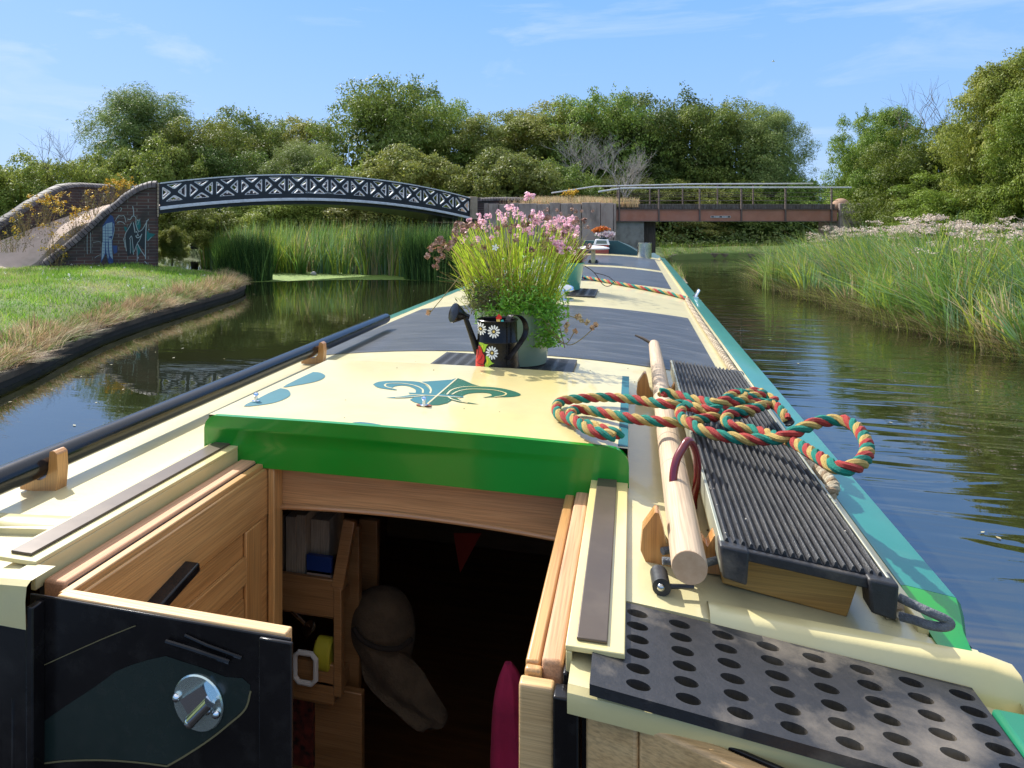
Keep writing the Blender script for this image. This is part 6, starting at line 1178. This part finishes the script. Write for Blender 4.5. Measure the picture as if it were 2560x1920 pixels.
n = 1500; i_ = rng.integers(1, len(E_)-1, n); tg = unit(np.c_[E_[i_+1]-E_[i_-1], 0*i_]); no = np.c_[-tg[:, 1], tg[:, 0]]; off = rng.gamma(2.2, .13, n)+.03; Q = E_[i_]+no*off[:, None]; cl = np.array([noise.noise(Vector((q[0]*1.2, q[1]*1.2, 22))) for q in Q]); k = off < .50+.6*cl; Q = Q[k]; no = no[k]; off = off[k]; cl = cl[k]
nt_ = len(Q); kk = rng.integers(14, 34, nt_); idx = np.repeat(np.arange(nt_), kk); n = len(idx); a = rng.uniform(0, 6.28, n); q = np.sqrt(rng.uniform(0, 1, n)); of = np.stack([np.cos(a), np.sin(a)], 1)*q[:, None]; P2 = Q[idx]+of*.07
tlean = rng.normal(0, .06, (nt_, 2))-no*np.clip(.45-off, 0, .45)[:, None]*.4; hh = rng.uniform(.10, .24, nt_)*(1+.8*cl); H_ = hh[idx]*rng.uniform(.45, 1.15, n); V, F_ = blades(np.c_[P2, gz(P2)-.015], H_, tlean[idx]+of*.10+rng.normal(0, .04, (n, 2)), rng.uniform(.006, .016, n), .8, 3)
bm = rng.choice(4, nt_, p=[.32, .22, .30, .16]); mi = np.where(rng.uniform(0, 1, n) < .75, bm[idx], rng.choice(4, n)); o = array_mesh('dry_bank_grass', V, F_, DRY, mi=np.tile(mi, 3)); tag(o, 'straw coloured dry grass fringe along the left bank edge', 'grass', kind='stuff')
n = 60; Q = np.stack([rng.uniform(-13, -6.5, n), rng.uniform(6, 15, n)], 1); Q = Q[inpoly(Q, LW)]; C = np.repeat(np.c_[Q, gz(Q)+.07], 8, 0)+rng.normal(0, .012, (len(Q)*8, 3)); V, F_ = leaves(C, np.tile([0, 0, 1.], (len(C), 1)), .012, .8, .6); o = array_mesh('clover_flowers', V, F_, mat('clover_white', (.7, .68, .6), .8)); tag(o, 'tiny white clover heads scattered in the left lawn', 'flowers', kind='stuff')
# dry grass on the made ground behind the retaining wall and on the far bank
n = 26000; Q = np.stack([rng.uniform(-5.4, .2, n), rng.uniform(24.2, 27.6, n)], 1); z = .5+1.72*np.exp(-(((Q[:, 0]+2.6)/3.6)**4)-(((Q[:, 1]-26.3)/2.4)**4)); z = np.maximum(z, np.where(Q[:, 1] < 25.2, 2.12, 0)); mixblades('dry_top_grass', np.c_[Q, z], rng.uniform(.12, .42, n), rng.normal(0, .08, (n, 2)), rng.uniform(.010, .018, n), [DRY[0], DRY[3], DRY[2]], [.5, .4, .1], 'straw coloured grass on top of the concrete wall between the bridges', 'grass', .5)
n = 60000; Q = np.stack([rng.uniform(1.2, 18, n), rng.uniform(18.5, 39, n)], 1); D_ = polydist(Q, WATERP); k = ~inpoly(Q, WATERP) & (D_ > .12) & (D_ < 3.4) & ((Q[:, 0] < 2.2) | (Q[:, 1] > 31)); Q = Q[k]; mixblades('far_bank_grass', np.c_[Q, .16+np.clip(polydist(Q, WATERP)/.9, 0, 1)**.8*.36-.02], rng.uniform(.06, .2, len(Q)), rng.normal(0, .05, (len(Q), 2)), .014, [gm_('far_grass_a', (.17, .32, .03)), gm_('far_grass_b', (.26, .34, .05)), DRY[0]], [.5, .35, .15], 'sunlit green grass on the far bank under the girder bridge', 'grass', .5, 2)
n = 9000; Q = np.stack([rng.uniform(-1.5, 1.35, n), rng.uniform(18.8, 27, n)], 1); k = ~inpoly(Q, WATERP); Q = Q[k]; mixblades('ledge_grass', np.c_[Q, .2+0*Q[:, 0]], rng.uniform(.06, .3, len(Q)), rng.normal(0, .07, (len(Q), 2)), .012, [DRY[2], DRY[0], RG[0]], [.4, .3, .3], 'rough grass on the ledge beside the girder bridge pier', 'grass', .5, 2)
# yellow flowered weeds round the ramp
YEL = mat('ragwort_yellow', (.75, .52, .02), .7, (.6, .36, .02), 9, island=.25); WST = gm_('weed_stem', (.20, .14, .07), (.13, .13, .05))
def weed(xd, yt, yb, D, lab, wd=.28, nfl=26, ns=30, brown=0):
    ns = max(14, ns//2)
    tp = px(xd, yt, D); bt = px(xd, yb, D); H_ = tp.z-bt.z; n = ns; B = np.tile(np.array(bt), (n, 1))+np.c_[rng.normal(0, wd*.35, (n, 2)), 0*np.arange(n)]; ln = rng.normal(0, wd*.6, (n, 2)); hh = H_*rng.uniform(.6, 1, n)
    t = thing('weed', bt, lab, 'wild plant', 'yellow flowered weeds round the brick ramp'); V, F_ = blades(B, hh, ln, .016, .3); array_mesh('stems', V-np.array(bt), F_, WST, t)
    T = B+np.c_[ln, hh*.98]; lf = T[rng.integers(0, n, n*14)]-(T[rng.integers(0, n, n*14)]-B[rng.integers(0, n, n*14)])*rng.uniform(0, .7, (n*14, 1))*np.array([.4, .4, 1]); V, F_ = leaves(lf, rng.normal(0, 1, lf.shape), .028, .25, .8); array_mesh('foliage', V-np.array(bt), F_, gm_('weed_leaf', (.15, .11, .05), (.10, .13, .03)), t)
    if nfl:
        C = np.repeat(T[rng.integers(0, n, nfl)]+rng.normal(0, .05, (nfl, 3)), 14, 0); C += rng.normal(0, .028, C.shape); V, F_ = leaves(C, np.tile([0, 0, 1.], (len(C), 1)), .02, .8, .8); array_mesh('flower_heads', V-np.array(bt), F_, YEL, t)
for a in ((97, 420, 490, 17.2, 'ragwort with the thickest yellow head, against the far ramp wall', .35, 44, 46), (165, 445, 520, 17.3, 'yellow flowered weed leaning on the near ramp wall coping', .3, 34, 50), (112, 478, 560, 16.9, 'thin yellow flowered weed at the foot of the near ramp wall', .2, 14, 22), (45, 450, 510, 16.6, 'brownish weed by the far ramp wall at the left', .35, 8, 50), (245, 395, 440, 18.4, 'orange brown weed on the crest of the ramp between the walls', .35, 16, 50), (205, 405, 470, 18.3, 'seeded brown weed left of the ramp crest', .35, 8, 44), (120, 530, 580, 16.6, 'small yellow weed beside the path kerb', .25, 10, 26), (1228, 410, 440, 24.6, 'yellow flower clump on top of the wall left of the girder bridge rails', .2, 40, 24), (20, 490, 545, 16.2, 'green and yellow weed at the left edge below the far ramp wall', .4, 10, 50), (265, 385, 430, 18.6, 'golden weed just left of the near wall top', .3, 26, 40)): weed(*a)
# small bird
p = atD(1933, 154, 60); m = MB(); m.tube([p+Vector((-.14, 0, 0)), p+Vector((-.06, 0, .01)), p+Vector((.08, 0, .01)), p+Vector((.15, 0, 0))], [.01, .04, .035, .008], 8); t = m.build('bird', mat('gull_white', (.7, .7, .7), .8)); tag(t, 'tiny pale bird flying in the sky above the girder bridge', 'bird')
m = MB(); m.add([p+Vector((-.03, 0, .02)), p+Vector((.05, 0, .02)), p+Vector((.02, .22, .13)), p+Vector((-.05, .36, .08))], [(0, 1, 2, 3)]); m.build('wing', t.data.materials[0], t, smooth=False); m = MB(); m.add([p+Vector((-.03, 0, .02)), p+Vector((.05, 0, .02)), p+Vector((.02, -.22, .13)), p+Vector((-.05, -.36, .08))], [(3, 2, 1, 0)]); m.build('wing', t.data.materials[0], t, smooth=False)
# ============================================================ LIGHT, SKY, CAMERA
SUNV = Vector((-.80, .60, 0)).normalized(); EL = R(42)
w = bpy.data.worlds.new('World'); scene.world = w; w.use_nodes = True; nt = w.node_tree; N = nt.nodes; L = nt.links; bg = N['Background']
sky = N.new('ShaderNodeTexSky'); sky.sky_type = 'NISHITA'; sky.sun_disc = False; sky.sun_elevation = EL; sky.sun_rotation = math.atan2(SUNV.x, SUNV.y); sky.air_density = 1.0; sky.dust_density = 1.6; sky.ozone_density = 1.0; sky.altitude = 50
tc = N.new('ShaderNodeTexCoord'); mp = N.new('ShaderNodeMapping'); mp.inputs['Rotation'].default_value = (0, .15, R(20)); mp.inputs['Scale'].default_value = (1.6, 4.0, 7.5); L.new(tc.outputs['Generated'], mp.inputs[0])
n1 = N.new('ShaderNodeTexNoise'); n1.inputs['Scale'].default_value = 1.5; n1.inputs['Detail'].default_value = 9; n1.inputs['Roughness'].default_value = .62; n1.inputs['Distortion'].default_value = .9; L.new(mp.outputs[0], n1.inputs[0])
r_ = N.new('ShaderNodeValToRGB'); r_.color_ramp.elements[0].position = .54; r_.color_ramp.elements[1].position = .82; r_.color_ramp.elements[1].color = (.55, .55, .55, 1); L.new(n1.outputs['Fac'], r_.inputs[0])
mx = N.new('ShaderNodeMix'); mx.data_type = 'RGBA'; L.new(r_.outputs[0], mx.inputs['Factor']); L.new(sky.outputs[0], mx.inputs['A']); mx.inputs['B'].default_value = (2.6, 3.0, 3.6, 1)
sp = N.new('ShaderNodeSeparateXYZ'); L.new(tc.outputs['Generated'], sp.inputs[0])
g_ = N.new('ShaderNodeValToRGB'); g_.color_ramp.elements[0].position = 0; g_.color_ramp.elements[0].color = (.30, .52, .86, 1); g_.color_ramp.elements[1].position = .32; g_.color_ramp.elements[1].color = (.125, .385, .93, 1); L.new(sp.outputs['Z'], g_.inputs[0])
vm = N.new('ShaderNodeVectorMath'); vm.operation = 'SCALE'; vm.inputs['Scale'].default_value = 3.7; L.new(g_.outputs[0], vm.inputs[0])
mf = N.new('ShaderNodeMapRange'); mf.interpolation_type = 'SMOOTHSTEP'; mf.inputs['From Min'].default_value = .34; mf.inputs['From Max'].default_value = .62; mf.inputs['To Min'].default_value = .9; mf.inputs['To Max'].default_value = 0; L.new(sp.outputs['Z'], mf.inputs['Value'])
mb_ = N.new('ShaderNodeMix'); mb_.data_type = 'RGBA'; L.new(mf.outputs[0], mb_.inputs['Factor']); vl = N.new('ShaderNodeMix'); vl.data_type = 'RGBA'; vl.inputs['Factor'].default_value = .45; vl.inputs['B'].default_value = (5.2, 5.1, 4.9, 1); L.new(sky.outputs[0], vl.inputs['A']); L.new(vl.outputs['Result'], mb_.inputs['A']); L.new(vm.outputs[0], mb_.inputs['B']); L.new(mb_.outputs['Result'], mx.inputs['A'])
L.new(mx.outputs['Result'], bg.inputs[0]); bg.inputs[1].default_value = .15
sl = bpy.data.lights.new('sun', 'SUN'); sl.energy = 3.4; sl.angle = R(.53); sl.color = (1, .97, .90); so = bpy.data.objects.new('sun', sl); COL.objects.link(so)
so.rotation_euler = (-(Vector((SUNV.x*math.cos(EL), SUNV.y*math.cos(EL), math.sin(EL))))).to_track_quat('-Z', 'Y').to_euler()
cam = bpy.data.cameras.new('camera'); co = bpy.data.objects.new('camera', cam); COL.objects.link(co); scene.camera = co
co.location = (0, 0, CAMZ); co.rotation_euler = (R(90), 0, TH); cam.sensor_width = 36; cam.lens = 36*FOC/1024; cam.shift_x = (512-CU)/1024; cam.shift_y = -(384-CV)/1024; cam.clip_start = .05; cam.clip_end = 2500
cam.dof.use_dof = False
vs = scene.view_settings; vs.view_transform = 'Standard'; vs.look = 'None'; vs.exposure = 1.05; vs.gamma = 1
scene.render.engine = 'CYCLES'; scene.cycles.max_bounces = 8; scene.cycles.transparent_max_bounces = 8
